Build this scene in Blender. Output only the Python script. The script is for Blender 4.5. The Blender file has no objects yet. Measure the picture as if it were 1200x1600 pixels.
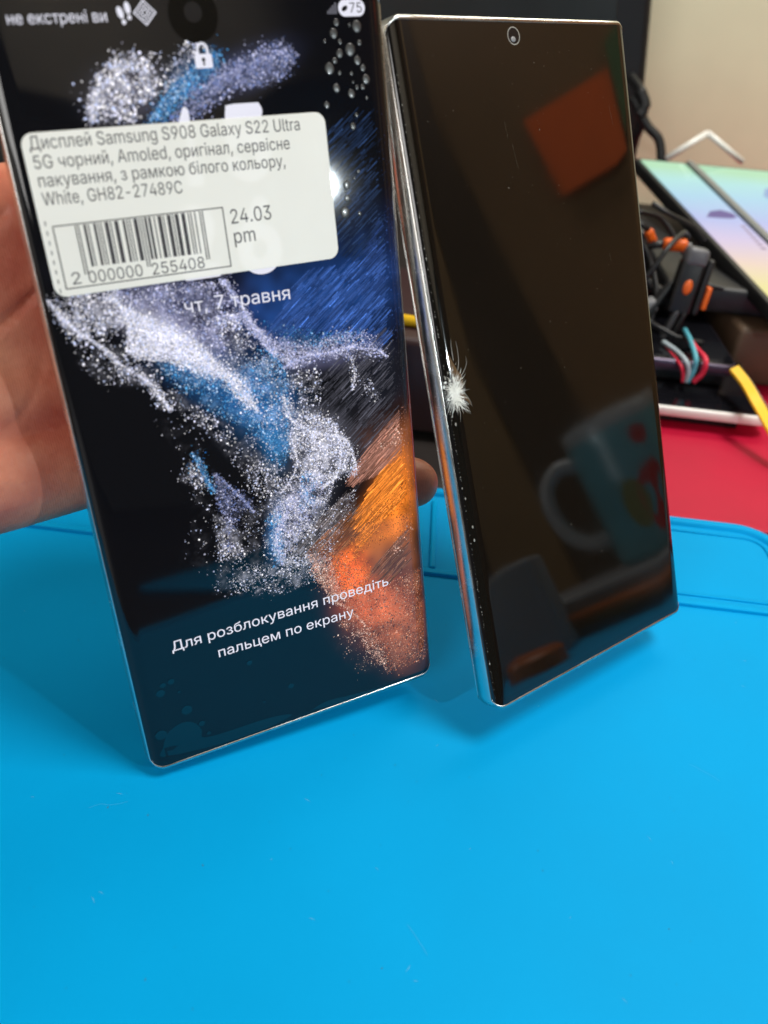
import bpy, math, random
import numpy as np
from mathutils import Matrix, Vector

SC = bpy.context.scene
COL = SC.collection
MM = 0.001
random.seed(7)
RNG = np.random.default_rng(11)

# ------------------------------------------------------------------ camera
CAMPOS = (0.0, 0.0, 178.0)
cd = bpy.data.cameras.new('camera')
cam = bpy.data.objects.new('camera', cd)
COL.objects.link(cam)
cam.matrix_world = Matrix(((0.99285, -0.11939, 0.0, 0.0),
                           (0.06881, 0.57227, -0.81717, 0.0),
                           (0.09756, 0.81133, 0.57639, CAMPOS[2] * MM),
                           (0, 0, 0, 1)))
cd.sensor_fit = 'AUTO'
cd.sensor_width = 36.0
cd.lens = 30.375
cd.clip_start = 0.005
cd.clip_end = 30.0
cd.dof.use_dof = True
cd.dof.focus_distance = 0.226
cd.dof.aperture_fstop = 13.5
SC.camera = cam

# ------------------------------------------------------------------ world and lamps
world = bpy.data.worlds.new('World')
SC.world = world
world.use_nodes = True
bg = world.node_tree.nodes['Background']
bg.inputs[0].default_value = (1.0, 0.95, 0.88, 1)
bg.inputs[1].default_value = 0.055

def area(name, loc, target, sx, sy, power, col=(1, 1, 1), shape='RECTANGLE'):
    ld = bpy.data.lights.new(name, 'AREA')
    ld.shape = shape
    ld.size = sx * MM
    ld.size_y = sy * MM
    ld.energy = power
    ld.color = col
    o = bpy.data.objects.new(name, ld)
    COL.objects.link(o)
    p = Vector(loc) * MM
    d = Vector(target) * MM - p
    o.location = p
    o.rotation_euler = d.to_track_quat('-Z', 'Y').to_euler()
    return o

area('ceiling_lamp', (430, 210, 1150), (20, 180, 0), 420, 300, 12.5, (1.0, 0.975, 0.93))
area('bench_strip_lamp', (150, 640, 560), (60, 330, 0), 520, 90, 1.5, (1.0, 0.95, 0.82))
area('front_fill_light', (-520, -900, 560), (-20, 180, 60), 520, 600, 6.8, (1.0, 0.98, 0.95))  # unseen fill added in front to brighten the sticker and metal sides

vs = SC.view_settings
SC.display_settings.display_device = 'sRGB'
vs.view_transform = 'Standard'
vs.look = 'None'
vs.gamma = 1.0
vs.exposure = 0.0
vs.use_curve_mapping = False
SC.cycles.max_bounces = 8
SC.cycles.use_denoising = True
SC.cycles.sample_clamp_indirect = 6.0

# ------------------------------------------------------------------ helpers
def mat(name, base=(0.5, 0.5, 0.5), rough=0.5, metal=0.0, spec=0.5, emit=None, estr=0.0, var=0.0, vscale=40.0,
        bump=0.0, bscale=300.0, sss=0.0, rvar=0.0, attr=None, coat=0.0, bdist=0.0003):
    m = bpy.data.materials.new(name)
    m.use_nodes = True
    nt = m.node_tree
    b = nt.nodes['Principled BSDF']
    b.inputs['Base Color'].default_value = (*base, 1)
    b.inputs['Roughness'].default_value = rough
    b.inputs['Metallic'].default_value = metal
    b.inputs['Specular IOR Level'].default_value = spec
    b.inputs['Coat Weight'].default_value = coat
    b.inputs['Coat Roughness'].default_value = 0.03
    if emit is not None:
        b.inputs['Emission Color'].default_value = (*emit, 1)
        b.inputs['Emission Strength'].default_value = estr
    if attr:
        a = nt.nodes.new('ShaderNodeAttribute')
        a.attribute_name = attr
        nt.links.new(a.outputs['Color'], b.inputs['Emission Color'])
        b.inputs['Emission Strength'].default_value = estr
    tc = nt.nodes.new('ShaderNodeTexCoord')
    if var > 0 or rvar > 0:
        n = nt.nodes.new('ShaderNodeTexNoise')
        n.inputs['Scale'].default_value = vscale
        n.inputs['Detail'].default_value = 6
        nt.links.new(tc.outputs['Object'], n.inputs['Vector'])
        if var > 0:
            mr = nt.nodes.new('ShaderNodeMapRange')
            mr.inputs[1].default_value = 0.3
            mr.inputs[2].default_value = 0.7
            mr.inputs[3].default_value = 1 - var
            mr.inputs[4].default_value = 1 + var
            nt.links.new(n.outputs[0], mr.inputs[0])
            mx = nt.nodes.new('ShaderNodeVectorMath')
            mx.operation = 'SCALE'
            mx.inputs[0].default_value = base
            nt.links.new(mr.outputs[0], mx.inputs['Scale'])
            nt.links.new(mx.outputs[0], b.inputs['Base Color'])
        if rvar > 0:
            mr2 = nt.nodes.new('ShaderNodeMapRange')
            mr2.inputs[1].default_value = 0.3
            mr2.inputs[2].default_value = 0.7
            mr2.inputs[3].default_value = max(0.01, rough - rvar)
            mr2.inputs[4].default_value = rough + rvar
            nt.links.new(n.outputs[0], mr2.inputs[0])
            nt.links.new(mr2.outputs[0], b.inputs['Roughness'])
    if bump > 0:
        n2 = nt.nodes.new('ShaderNodeTexNoise')
        n2.inputs['Scale'].default_value = bscale
        n2.inputs['Detail'].default_value = 4
        nt.links.new(tc.outputs['Object'], n2.inputs['Vector'])
        bp = nt.nodes.new('ShaderNodeBump')
        bp.inputs['Strength'].default_value = bump
        bp.inputs['Distance'].default_value = bdist
        nt.links.new(n2.outputs[0], bp.inputs['Height'])
        nt.links.new(bp.outputs[0], b.inputs['Normal'])
    if sss > 0:
        b.inputs['Subsurface Weight'].default_value = sss
        b.inputs['Subsurface Radius'].default_value = (1.0, 0.35, 0.2)
        b.inputs['Subsurface Scale'].default_value = 0.002
    return m

def mesh_obj(name, verts, faces, m, parent=None, smooth=False, cols=None, auto=None):
    """verts in mm"""
    me = bpy.data.meshes.new(name)
    v = np.asarray(verts, dtype=float) * MM
    me.from_pydata(v.tolist(), [], [tuple(int(i) for i in f) for f in faces])
    me.update()
    if smooth:
        me.polygons.foreach_set('use_smooth', [True] * len(me.polygons))
        if auto:
            me.set_sharp_from_angle(angle=math.radians(auto))
    if cols is not None:
        a = me.color_attributes.new('Col', 'FLOAT_COLOR', 'POINT')
        c = np.ones((len(v), 4), dtype=np.float32)
        c[:, :3] = cols
        a.data.foreach_set('color', c.ravel())
    if m is not None:
        me.materials.append(m)
    o = bpy.data.objects.new(name, me)
    COL.objects.link(o)
    if parent is not None:
        o.parent = parent
    return o

def tag(o, label=None, cat=None, group=None, kind=None):
    if label: o['label'] = label
    if cat: o['category'] = cat
    if group: o['group'] = group
    if kind: o['kind'] = kind
    return o

def thing(name, label, cat, loc=(0, 0, 0), rot=None, group=None):
    o = bpy.data.objects.new(name, None)
    COL.objects.link(o)
    o.empty_display_size = 0.01
    m = Matrix.Translation(Vector(loc) * MM)
    if rot is not None:
        m = m @ Matrix(rot).to_4x4()
    o.matrix_world = m
    return tag(o, label, cat, group)

class MB:
    """collects verts and faces (mm)"""
    def __init__(s): s.v = []; s.f = []
    def add(s, v, f):
        n = len(s.v)
        s.v.extend([tuple(map(float, p)) for p in v])
        s.f.extend([tuple(int(i) + n for i in q) for q in f])
        return s
    def box(s, x0, x1, y0, y1, z0, z1, bev=0.0, M=None, seg=3):
        if bev <= 0:
            v = [(x, y, z) for z in (z0, z1) for y in (y0, y1) for x in (x0, x1)]
            f = [(0, 2, 3, 1), (4, 5, 7, 6), (0, 1, 5, 4), (2, 6, 7, 3), (0, 4, 6, 2), (1, 3, 7, 5)]
        else:
            v, f = rbox(x0, x1, y0, y1, z0, z1, bev, seg)
        if M is not None: v = xf(M, v)
        return s.add(v, f)
    def tube(s, pts, r, n=10, cap=True):
        v, f = tube(pts, r, n, cap)
        return s.add(v, f)
    def lathe(s, prof, c=(0, 0, 0), n=32, M=None):
        v = []; f = []
        for (r, z) in prof:
            for k in range(n):
                a = 2 * math.pi * k / n
                v.append((c[0] + r * math.cos(a), c[1] + r * math.sin(a), c[2] + z))
        for i in range(len(prof) - 1):
            for k in range(n):
                k2 = (k + 1) % n
                f.append((i * n + k, i * n + k2, (i + 1) * n + k2, (i + 1) * n + k))
        if M is not None: v = xf(M, v)
        return s.add(v, f)
    def poly(s, pts, z):
        n = len(pts)
        return s.add([(p[0], p[1], z(p[0]) if callable(z) else z) for p in pts], [tuple(range(n))])
    def obj(s, name, m, parent=None, smooth=False, auto=None):
        return mesh_obj(name, s.v, s.f, m, parent, smooth, None, auto)

def xf(M, v):
    M = np.asarray(M); p = np.asarray(v, float)
    return (p @ M[:3, :3].T + M[:3, 3]).tolist()

def frame_m(o, x, y, z):
    M = np.eye(4); M[:3, 0] = x; M[:3, 1] = y; M[:3, 2] = z; M[:3, 3] = o
    return M

def rrect(x0, x1, y0, y1, r, seg=4):
    p = []
    for cx, cy, a0 in ((x1 - r, y0 + r, -90), (x1 - r, y1 - r, 0), (x0 + r, y1 - r, 90), (x0 + r, y0 + r, 180)):
        for k in range(seg + 1):
            a = math.radians(a0 + 90 * k / seg)
            p.append((cx + r * math.cos(a), cy + r * math.sin(a)))
    return p

def slab(outline_fn, z0, z1, e, seg=2):
    """prism of a parametric outline (fn of inset) with rounded top and bottom rims"""
    rings = []
    for k in range(seg + 1):
        a = math.pi / 2 * k / seg
        rings.append((e * (1 - math.sin(a)), z0 + e * (1 - math.cos(a))))
    for k in range(seg + 1):
        a = math.pi / 2 * k / seg
        rings.append((e * (1 - math.cos(a)), z1 - e * (1 - math.sin(a))))
    v = []; f = []
    n = None
    for ins, z in rings:
        o = outline_fn(ins); n = len(o)
        v += [(x, y, z) for x, y in o]
    for i in range(len(rings) - 1):
        for k in range(n):
            k2 = (k + 1) % n
            f.append((i * n + k, i * n + k2, (i + 1) * n + k2, (i + 1) * n + k))
    f.append(tuple(range(n))[::-1])
    f.append(tuple(range((len(rings) - 1) * n, len(rings) * n)))
    return v, f

def rbox(x0, x1, y0, y1, z0, z1, bev, seg=3):
    bev = min(bev, (x1 - x0) / 2.05, (y1 - y0) / 2.05, (z1 - z0) / 2.05)
    return slab(lambda i: rrect(x0 + i, x1 - i, y0 + i, y1 - i, bev - i * 0.8, seg), z0, z1, bev, seg)

def rslab(x0, x1, y0, y1, z0, z1, r, e, seg=6):
    return slab(lambda i: rrect(x0 + i, x1 - i, y0 + i, y1 - i, r - i * 0.8, seg), z0, z1, e, 2)

def tube(pts, r, n=10, cap=True):
    P = [Vector(p) for p in pts]
    R = r if isinstance(r, (list, tuple)) else [r] * len(P)
    v = []; f = []
    up = Vector((0.3, 0.2, 0.93))
    for i, p in enumerate(P):
        d = (P[min(i + 1, len(P) - 1)] - P[max(i - 1, 0)]).normalized()
        a = d.cross(up)
        if a.length < 1e-3: a = d.cross(Vector((1, 0, 0)))
        a.normalize(); b = d.cross(a)
        for k in range(n):
            t = 2 * math.pi * k / n
            q = p + (a * math.cos(t) + b * math.sin(t)) * R[i]
            v.append(tuple(q))
    for i in range(len(P) - 1):
        for k in range(n):
            k2 = (k + 1) % n
            f.append((i * n + k, i * n + k2, (i + 1) * n + k2, (i + 1) * n + k))
    if cap:
        f.append(tuple(range(n))[::-1]); f.append(tuple(range((len(P) - 1) * n, len(P) * n)))
    return v, f

def smooth_pts(pts, n=8):
    """Catmull-Rom through pts"""
    P = [np.array(p, float) for p in pts]
    P = [2 * P[0] - P[1]] + P + [2 * P[-1] - P[-2]]
    out = []
    for i in range(1, len(P) - 2):
        for k in range(n):
            t = k / n
            a, b, c, d = P[i - 1], P[i], P[i + 1], P[i + 2]
            out.append(0.5 * (2 * b + (c - a) * t + (2 * a - 5 * b + 4 * c - d) * t * t + (3 * b - a - 3 * c + d) * t ** 3))
    out.append(P[-2])
    return [tuple(p) for p in out]

def inside(p, poly):
    x, y = p[:, 0], p[:, 1]; r = np.zeros(len(p), bool); n = len(poly)
    for i in range(n):
        x1, y1 = poly[i]; x2, y2 = poly[(i + 1) % n]
        c = ((y1 > y) != (y2 > y)) & (x < (x2 - x1) * (y - y1) / (y2 - y1 + 1e-9) + x1)
        r ^= c
    return r

_tcache = {}
try:                                     # Blender's own bundled interface font
    import os
    FONT = bpy.data.fonts.load(os.path.join(bpy.utils.system_resource('DATAFILES', path='fonts'), 'Inter.woff2'))
except Exception:
    FONT = None
from mathutils.geometry import interpolate_bezier, delaunay_2d_cdt
def text_raw(s, off=0.0):
    """flat triangles of a line of text; each outer contour is filled with the holes that lie in it"""
    key = (s, off)
    if key in _tcache: return _tcache[key]
    cu = bpy.data.curves.new('t', 'FONT')
    cu.body = s
    cu.size = 1.0
    cu.offset = 0.0
    if FONT: cu.font = FONT
    o = bpy.data.objects.new('t', cu)
    COL.objects.link(o)
    dg = bpy.context.evaluated_depsgraph_get()
    cv = o.evaluated_get(dg).to_curve(dg)
    loops = []
    for sp in cv.splines:
        bp = sp.bezier_points
        if len(bp) < 2: continue
        L = []
        for i in range(len(bp)):
            p, q = bp[i], bp[(i + 1) % len(bp)]
            straight = (p.handle_right - p.co).length < 1e-5 and (q.handle_left - q.co).length < 1e-5
            pts = interpolate_bezier(p.co, p.handle_right, q.handle_left, q.co, 2 if straight else 6)
            L += [(c[0], c[1]) for c in pts[:-1]]
        L2_ = [L[0]]
        for c in L[1:]:
            if abs(c[0] - L2_[-1][0]) + abs(c[1] - L2_[-1][1]) > 1e-5: L2_.append(c)
        loops.append(np.array(L2_))
    o.to_curve_clear() if hasattr(o, 'to_curve_clear') else None
    bpy.data.objects.remove(o); bpy.data.curves.remove(cu)
    def sarea(l): return 0.5 * np.sum(l[:, 0] * np.roll(l[:, 1], -1) - np.roll(l[:, 0], -1) * l[:, 1])
    ar = [sarea(l) for l in loops]
    sg = np.sign(ar[int(np.argmax(np.abs(ar)))])
    if off:                              # bolder strokes: push every contour outwards
        for i, l in enumerate(loops):
            d = np.roll(l, -1, 0) - np.roll(l, 1, 0); d /= np.linalg.norm(d, axis=1)[:, None] + 1e-9
            loops[i] = l + np.c_[d[:, 1], -d[:, 0]] * off * sg
    # triangulate all contours together, keep what has a non-zero winding number
    vs2 = []; ed = []
    for l in loops:
        n0 = len(vs2); n = len(l)
        vs2 += [Vector((p[0], p[1])) for p in l]
        ed += [(n0 + k, n0 + (k + 1) % n) for k in range(n)]
    ov, oe, of, *_ = delaunay_2d_cdt(vs2, ed, [], 0, 1e-6)
    V = np.array([(p[0], p[1], 0.0) for p in ov])
    tri = np.array([f[:3] for f in of])
    cen = V[tri].mean(1)[:, :2]
    wn = np.zeros(len(cen), int)
    for l in loops:
        x1, y1 = l[:, 0][None], l[:, 1][None]; x2, y2 = np.roll(l[:, 0], -1)[None], np.roll(l[:, 1], -1)[None]
        px, py = cen[:, :1], cen[:, 1:]
        left = (x2 - x1) * (py - y1) - (px - x1) * (y2 - y1)
        wn += ((y1 <= py) & (y2 > py) & (left > 0)).sum(1) - ((y1 > py) & (y2 <= py) & (left < 0)).sum(1)
    F = []
    for f_, w_ in zip(tri, wn):
        if w_ == 0: continue
        p = V[f_]
        ccw = (p[1][0] - p[0][0]) * (p[2][1] - p[0][1]) - (p[1][1] - p[0][1]) * (p[2][0] - p[0][0]) > 0
        F.append(tuple(int(k) for k in (f_ if ccw else f_[::-1])))
    used = sorted({k for f in F for k in f}); mp = {k: i for i, k in enumerate(used)}
    V = V[used]; F = [tuple(mp[k] for k in f) for f in F]
    _tcache[key] = (np.array(V), F)
    return _tcache[key]

def text(mb, s, x0, x1, ybase, cap, z, off=0.0, slope=0.0, box=None):
    v, f = text_raw(s, off)
    v = v.copy()
    mn = v.min(0); mx = v.max(0)
    sx = (x1 - x0) / (mx[0] - mn[0])
    if box:                                  # stretch the glyph to y range
        y = box[0] + (v[:, 1] - mn[1]) / (mx[1] - mn[1]) * (box[1] - box[0])
    else:
        hv = text_raw('H', off)[0]
        y = ybase + v[:, 1] * cap / hv[:, 1].max()
    x = x0 + (v[:, 0] - mn[0]) * sx
    y = y + slope * (x - x0)
    zz = (np.array([z(a) for a in x]) if callable(z) else np.full(len(x), z)) + v[:, 2]
    mb.add(np.c_[x, y, zz], f)

def vnoise(p, seed=0):
    p = np.asarray(p, float)
    i = np.floor(p).astype(int); u = p - i; u = u * u * (3 - 2 * u)
    def h(a, b):
        n = (a * 374761393 + b * 668265263 + seed * 1442695) & 0x7fffffff
        n = ((n ^ (n >> 13)) * 1274126177) & 0x7fffffff
        return ((n ^ (n >> 16)) & 0xffff) / 65535.0
    a = h(i[:, 0], i[:, 1]); b = h(i[:, 0] + 1, i[:, 1]); c = h(i[:, 0], i[:, 1] + 1); d = h(i[:, 0] + 1, i[:, 1] + 1)
    return (a * (1 - u[:, 0]) + b * u[:, 0]) * (1 - u[:, 1]) + (c * (1 - u[:, 0]) + d * u[:, 0]) * u[:, 1]

# ------------------------------------------------------------------ materials
M_MAT = mat('blue_silicone', (0.0, 0.305, 0.63), 0.5, spec=0.05, var=0.045, vscale=14, bump=0.12, bscale=2600, rvar=0.05, bdist=0.00012)
M_RED = mat('red_rubber', (0.47, 0.004, 0.035), 0.5, spec=0.3, var=0.06, vscale=30, bump=0.1, bscale=1500)
M_WALL = mat('cream_wall', (0.72, 0.70, 0.50), 0.55, var=0.2, vscale=3.5, bump=0.1, bscale=60)
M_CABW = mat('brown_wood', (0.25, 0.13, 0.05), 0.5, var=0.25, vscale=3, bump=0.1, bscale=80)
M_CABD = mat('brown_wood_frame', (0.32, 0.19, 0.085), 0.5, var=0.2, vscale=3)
M_BLACK = mat('black_plastic', (0.009, 0.009, 0.010), 0.42, var=0.2, vscale=60)
M_GLOSSB = mat('black_gloss', (0.006, 0.006, 0.008), 0.08, rvar=0.03, vscale=60)
M_DARK = mat('dark_grey_plastic', (0.012, 0.012, 0.014), 0.45, var=0.15, vscale=50)
M_GREY = mat('grey_plastic', (0.22, 0.22, 0.23), 0.4, var=0.1, vscale=40)
M_ORANGE = mat('orange_plastic', (0.85, 0.14, 0.012), 0.35, var=0.1, vscale=120)
M_YELLOW = mat('yellow_plastic', (0.85, 0.50, 0.01), 0.4, var=0.05)
M_WHITE = mat('white_plastic', (0.82, 0.80, 0.75), 0.25, var=0.02)
M_PURPLE = mat('dark_purple_metal', (0.07, 0.055, 0.085), 0.3, metal=0.6)
M_BROWN = mat('brown_leather', (0.10, 0.06, 0.035), 0.55, var=0.15, vscale=60)
M_TEAL = mat('teal_wire', (0.10, 0.42, 0.52), 0.4, var=0.05)
M_CRED = mat('red_wire', (0.75, 0.03, 0.07), 0.4, var=0.05)
M_CGREY = mat('grey_wire', (0.42, 0.50, 0.55), 0.4, var=0.05)
M_METAL = mat('silver_frame', (0.66, 0.65, 0.63), 0.24, metal=1.0, var=0.06, vscale=180, rvar=0.07)
M_GLASS = mat('black_display_glass', (0.004, 0.004, 0.005), 0.045, spec=0.62, rvar=0.015, vscale=25)
M_GLASSR = mat('black_cover_glass', (0.006, 0.005, 0.005), 0.03, spec=0.66, rvar=0.015, vscale=25)
M_BACK = mat('white_back_glass', (0.75, 0.75, 0.74), 0.25)
M_STICKTXT = mat('thermal_ink', (0.045, 0.04, 0.045), 0.6, var=0.2, vscale=900)
M_UI = mat('screen_white', (0.01, 0.01, 0.01), 0.06, emit=(0.88, 0.88, 1.0), estr=0.92, spec=0.6)
M_UIDIM = mat('screen_grey', (0.01, 0.01, 0.01), 0.06, emit=(0.5, 0.5, 0.6), estr=0.3, spec=0.6)
M_PIX = mat('screen_picture', (0.003, 0.003, 0.004), 0.05, attr='Col', estr=1.0, spec=0.55, rvar=0.02, vscale=25)
M_BUB = mat('film_bubble_clear', (0.028, 0.028, 0.028), 0.3, spec=0.9, coat=0.25)
M_FILM = mat('film_patch_gloss', (0.003, 0.004, 0.005), 0.06, spec=0.98)
M_CHIP = mat('shattered_glass', (0.86, 0.86, 0.80), 0.35, var=0.1, vscale=2000)
M_CHIPD = mat('chipped_glass', (0.30, 0.29, 0.26), 0.3)
M_FLAKE = mat('glass_flake', (0.11, 0.068, 0.035), 0.15, spec=0.9)
M_DUST = mat('dust', (0.24, 0.21, 0.16), 0.7)
M_ORANGED = mat('orange_dull_plastic', (0.40, 0.09, 0.012), 0.4, var=0.1, vscale=120)
M_PAPER = mat('orange_paper', (0.92, 0.14, 0.01), 0.7, var=0.05, vscale=30)
M_GREEN = mat('green_paper', (0.07, 0.17, 0.07), 0.7)
M_MUG = mat('mug_glaze_blue', (0.11, 0.38, 0.46), 0.12, var=0.1, vscale=30)
M_MUGW = mat('mug_glaze_white', (0.46, 0.48, 0.50), 0.12)
M_MUGR = mat('mug_print_red', (0.55, 0.012, 0.03), 0.15)
M_MUGY = mat('mug_print_green', (0.20, 0.22, 0.08), 0.15)
M_BOOK = mat('grey_card', (0.22, 0.23, 0.25), 0.6, var=0.15, vscale=20)
M_NAVY = mat('navy_card', (0.03, 0.035, 0.06), 0.5, var=0.2, vscale=20)
M_LAMP = mat('lamp_shade_paint', (0.032, 0.036, 0.045), 0.35, var=0.15, vscale=60)

# sticker paper lets a little of the bright clock through
M_STICK = mat('sticker_paper', (0.89, 0.87, 0.80), 0.55, spec=0.3, var=0.03, vscale=40, bump=0.05, bscale=500)
nt = M_STICK.node_tree
b = nt.nodes['Principled BSDF']; outn = nt.nodes['Material Output']
tr = nt.nodes.new('ShaderNodeBsdfTransparent'); mxs = nt.nodes.new('ShaderNodeMixShader')
mxs.inputs[0].default_value = 0.075
nt.links.new(b.outputs[0], mxs.inputs[1]); nt.links.new(tr.outputs[0], mxs.inputs[2]); nt.links.new(mxs.outputs[0], outn.inputs[0])

# skin with fine ridges
def skin_mat():
    m = mat('skin', (0.58, 0.24, 0.145), 0.46, sss=0.2)
    nt = m.node_tree; b = nt.nodes['Principled BSDF']
    tc = nt.nodes['Texture Coordinate']
    n = nt.nodes.new('ShaderNodeTexNoise'); n.inputs['Scale'].default_value = 48; n.inputs['Detail'].default_value = 7
    nt.links.new(tc.outputs['Object'], n.inputs['Vector'])
    r = nt.nodes.new('ShaderNodeValToRGB')
    r.color_ramp.elements[0].position = 0.32; r.color_ramp.elements[0].color = (0.44, 0.085, 0.05, 1)
    r.color_ramp.elements[1].position = 0.68; r.color_ramp.elements[1].color = (0.76, 0.31, 0.185, 1)
    nt.links.new(n.outputs[0], r.inputs[0]); nt.links.new(r.outputs[0], b.inputs['Base Color'])
    w = nt.nodes.new('ShaderNodeTexWave'); w.wave_type = 'BANDS'; w.bands_direction = 'X'
    w.inputs['Scale'].default_value = 620; w.inputs['Distortion'].default_value = 5.0
    w.inputs['Detail'].default_value = 2; w.inputs['Detail Scale'].default_value = 0.22
    nt.links.new(tc.outputs['Object'], w.inputs['Vector'])
    n3 = nt.nodes.new('ShaderNodeTexNoise'); n3.inputs['Scale'].default_value = 700; n3.inputs['Detail'].default_value = 5
    nt.links.new(tc.outputs['Object'], n3.inputs['Vector'])
    b1 = nt.nodes.new('ShaderNodeBump'); b1.inputs['Strength'].default_value = 0.15; b1.inputs['Distance'].default_value = 0.00018
    b2 = nt.nodes.new('ShaderNodeBump'); b2.inputs['Strength'].default_value = 0.55; b2.inputs['Distance'].default_value = 0.0003
    nt.links.new(w.outputs[0], b1.inputs['Height']); nt.links.new(n3.outputs[0], b2.inputs['Height'])
    nt.links.new(b1.outputs[0], b2.inputs['Normal']); nt.links.new(b2.outputs[0], b.inputs['Normal'])
    return m
M_SKIN = skin_mat()

# ------------------------------------------------------------------ setting: table, mat, wall
t = MB().box(-1200, 640, -1100, 1000, -48, -8)
tag(t.obj('table', mat('dark_table', (0.022, 0.017, 0.015), 0.5, var=0.2, vscale=12)), 'dark table top under the mats', 'table', kind='structure')
v, f = rslab(58, 330, 275, 690, -7.6, -4, 10, 0.8)
tag(mesh_obj('desk_mat', v, f, M_RED), 'red rubber desk sheet under the heap of phones, beyond the blue mat', 'mat')

v, f = rslab(158, 400, -140, 264, -7.6, -4.2, 10, 1.2)  # added sheet, supplies the blue reflection that the big mat misses
tag(mesh_obj('repair_mat', v, f, M_MAT), 'unseen blue sheet added at the right for the blue reflection at the foot of the cracked phone', 'mat')
def build_mat():
    x0, x1, y0, y1 = -260, 146, -12, 270
    R = 16
    rings = [  # inset, z  from the bottom outside edge to the flat working face
        (0.6, -3.9), (0, -3.2), (0, 1.0), (0.25, 1.5), (0.8, 1.8), (2.6, 1.8), (3.2, 1.6), (3.6, 1.0), (4.0, 0.15), (4.6, 0.0)]
    v = []; f = []
    for ins, z in rings:
        o = rrect(x0 + ins, x1 - ins, y0 + ins, y1 - ins, R - ins * 0.9, 8); n = len(o)
        v += [(x, y, z) for x, y in o]
    for i in range(len(rings) - 1):
        for k in range(n):
            k2 = (k + 1) % n
            f.append((i * n + k, i * n + k2, (i + 1) * n + k2, (i + 1) * n + k))
    f.append(tuple(range((len(rings) - 1) * n, len(rings) * n)))
    mb = MB().add(v, f)
    o = mb.obj('repair_mat', M_MAT, smooth=True, auto=50)
    tag(o, 'blue silicone repair mat with raised rim and parts tray along its back', 'mat')
    def bar(pts, w, h):
        m = MB()
        for (ax, ay), (bx, by) in pts:
            d = np.array([bx - ax, by - ay], float); L = np.linalg.norm(d); d /= L
            M = frame_m((ax, ay, 0), (d[0], d[1], 0), (-d[1], d[0], 0), (0, 0, 1))
            m.box(0, L, -w / 2, w / 2, -0.5, h, 0.5, M)
        return m
    bar([((x0 + 4, 221), (x1 - 4, 221))], 2.6, 1.3).obj('tray_ridge', M_MAT, o, True, 40)
    bar([((18, 223), (18, 262))], 2.0, 1.2).obj('tray_divider', M_MAT, o, True, 40)
    bar([((52, 223), (52, 262))], 2.0, 1.2).obj('tray_divider', M_MAT, o, True, 40)
    # inner rounded line of the right compartment
    rr = rrect(60, 139, 226, 263, 7, 5); rr.append(rr[0])
    MB().tube([(p[0], p[1], 0.1) for p in rr], 0.7, 6, False).obj('tray_outline', M_MAT, o, True)
    # lint and specks
    m = MB()
    for _ in range(110):
        x = random.uniform(-120, 140); y = random.uniform(60, 215); r = random.uniform(0.08, 0.2) * (1.8 if random.random() < .1 else 1); a = random.random() * 3
        m.add([(x + r * math.cos(a), y + r * math.sin(a), 0.03), (x + r * .5 * math.cos(a + 1.6), y + r * .5 * math.sin(a + 1.6), 0.06),
               (x - r * math.cos(a), y - r * math.sin(a), 0.03), (x - r * .5 * math.cos(a + 1.6), y - r * .5 * math.sin(a + 1.6), 0.04)], [(0, 1, 2, 3)])
    tag(m.obj('lint', mat('lint', (0.02, 0.13, 0.24), 0.8), o), kind='stuff')
    m = MB()
    for _ in range(46):
        x = random.uniform(-110, 140); y = random.uniform(60, 215); L = random.uniform(.3, 1.1); a = random.random() * 3.1
        dx, dy = math.cos(a) * L, math.sin(a) * L; ex, ey = -dy / L * .06, dx / L * .06
        m.add([(x - dx, y - dy, .03), (x + ex, y + ey, .05), (x + dx * .9 + ex * 3, y + dy * .9 + ey * 3, .04), (x - ex, y - ey, .04)], [(0, 1, 2, 3)])
    tag(m.obj('lint', mat('pale_lint', (0.12, 0.42, 0.64), 0.8), o), kind='stuff')
    m = MB()
    for x, y, L, a in ((-60, 120, 9, .3), (20, 95, 7, 2.2), (95, 150, 8, 2.6)):
        P = smooth_pts([(x + L * k / 4 * math.cos(a) + random.gauss(0, .25), y + L * k / 4 * math.sin(a) + random.gauss(0, .25), .03) for k in range(5)], 4)
        for p, q in zip(P[:-1], P[1:]):
            d = np.array([q[0] - p[0], q[1] - p[1]]); n_ = np.linalg.norm(d); d = d / n_ * .05
            m.add([(p[0] - d[1], p[1] + d[0], .03), (p[0] + d[1], p[1] - d[0], .03), (q[0] + d[1], q[1] - d[0], .03), (q[0] - d[1], q[1] + d[0], .03)], [(0, 1, 2, 3)])
    tag(m.obj('scratches', mat('silicone_scratch', (0.01, 0.33, 0.64), 0.7), o), kind='stuff')
    return o
build_mat()

w = MB().box(-700, 1400, 715, 755, -60, 900)
tag(w.obj('wall', M_WALL), 'cream wall panel behind the cluttered bench', 'wall', kind='structure')
w = MB().box(-900, -860, -1000, 700, -60, 1300)
tag(w.obj('wall', mat('white_wall', (0.8, 0.79, 0.76), 0.6, var=0.03, vscale=5)), 'white side wall left of the bench', 'wall', kind='structure')

# brown cabinet to the right; the cracked phone mirrors it
cab = thing('cabinet', 'brown wooden cabinet front mirrored dark in the cracked phone glass', 'cabinet', (665, 0, -4))
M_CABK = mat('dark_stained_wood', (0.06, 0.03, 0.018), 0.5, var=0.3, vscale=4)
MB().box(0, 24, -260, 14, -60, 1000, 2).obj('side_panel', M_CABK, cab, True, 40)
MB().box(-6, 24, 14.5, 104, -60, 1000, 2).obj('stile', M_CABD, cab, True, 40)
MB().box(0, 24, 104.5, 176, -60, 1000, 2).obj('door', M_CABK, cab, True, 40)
MB().box(-2, 24, 176.5, 700, -60, 1000, 2).obj('door', M_CABW, cab, True, 40)

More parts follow.
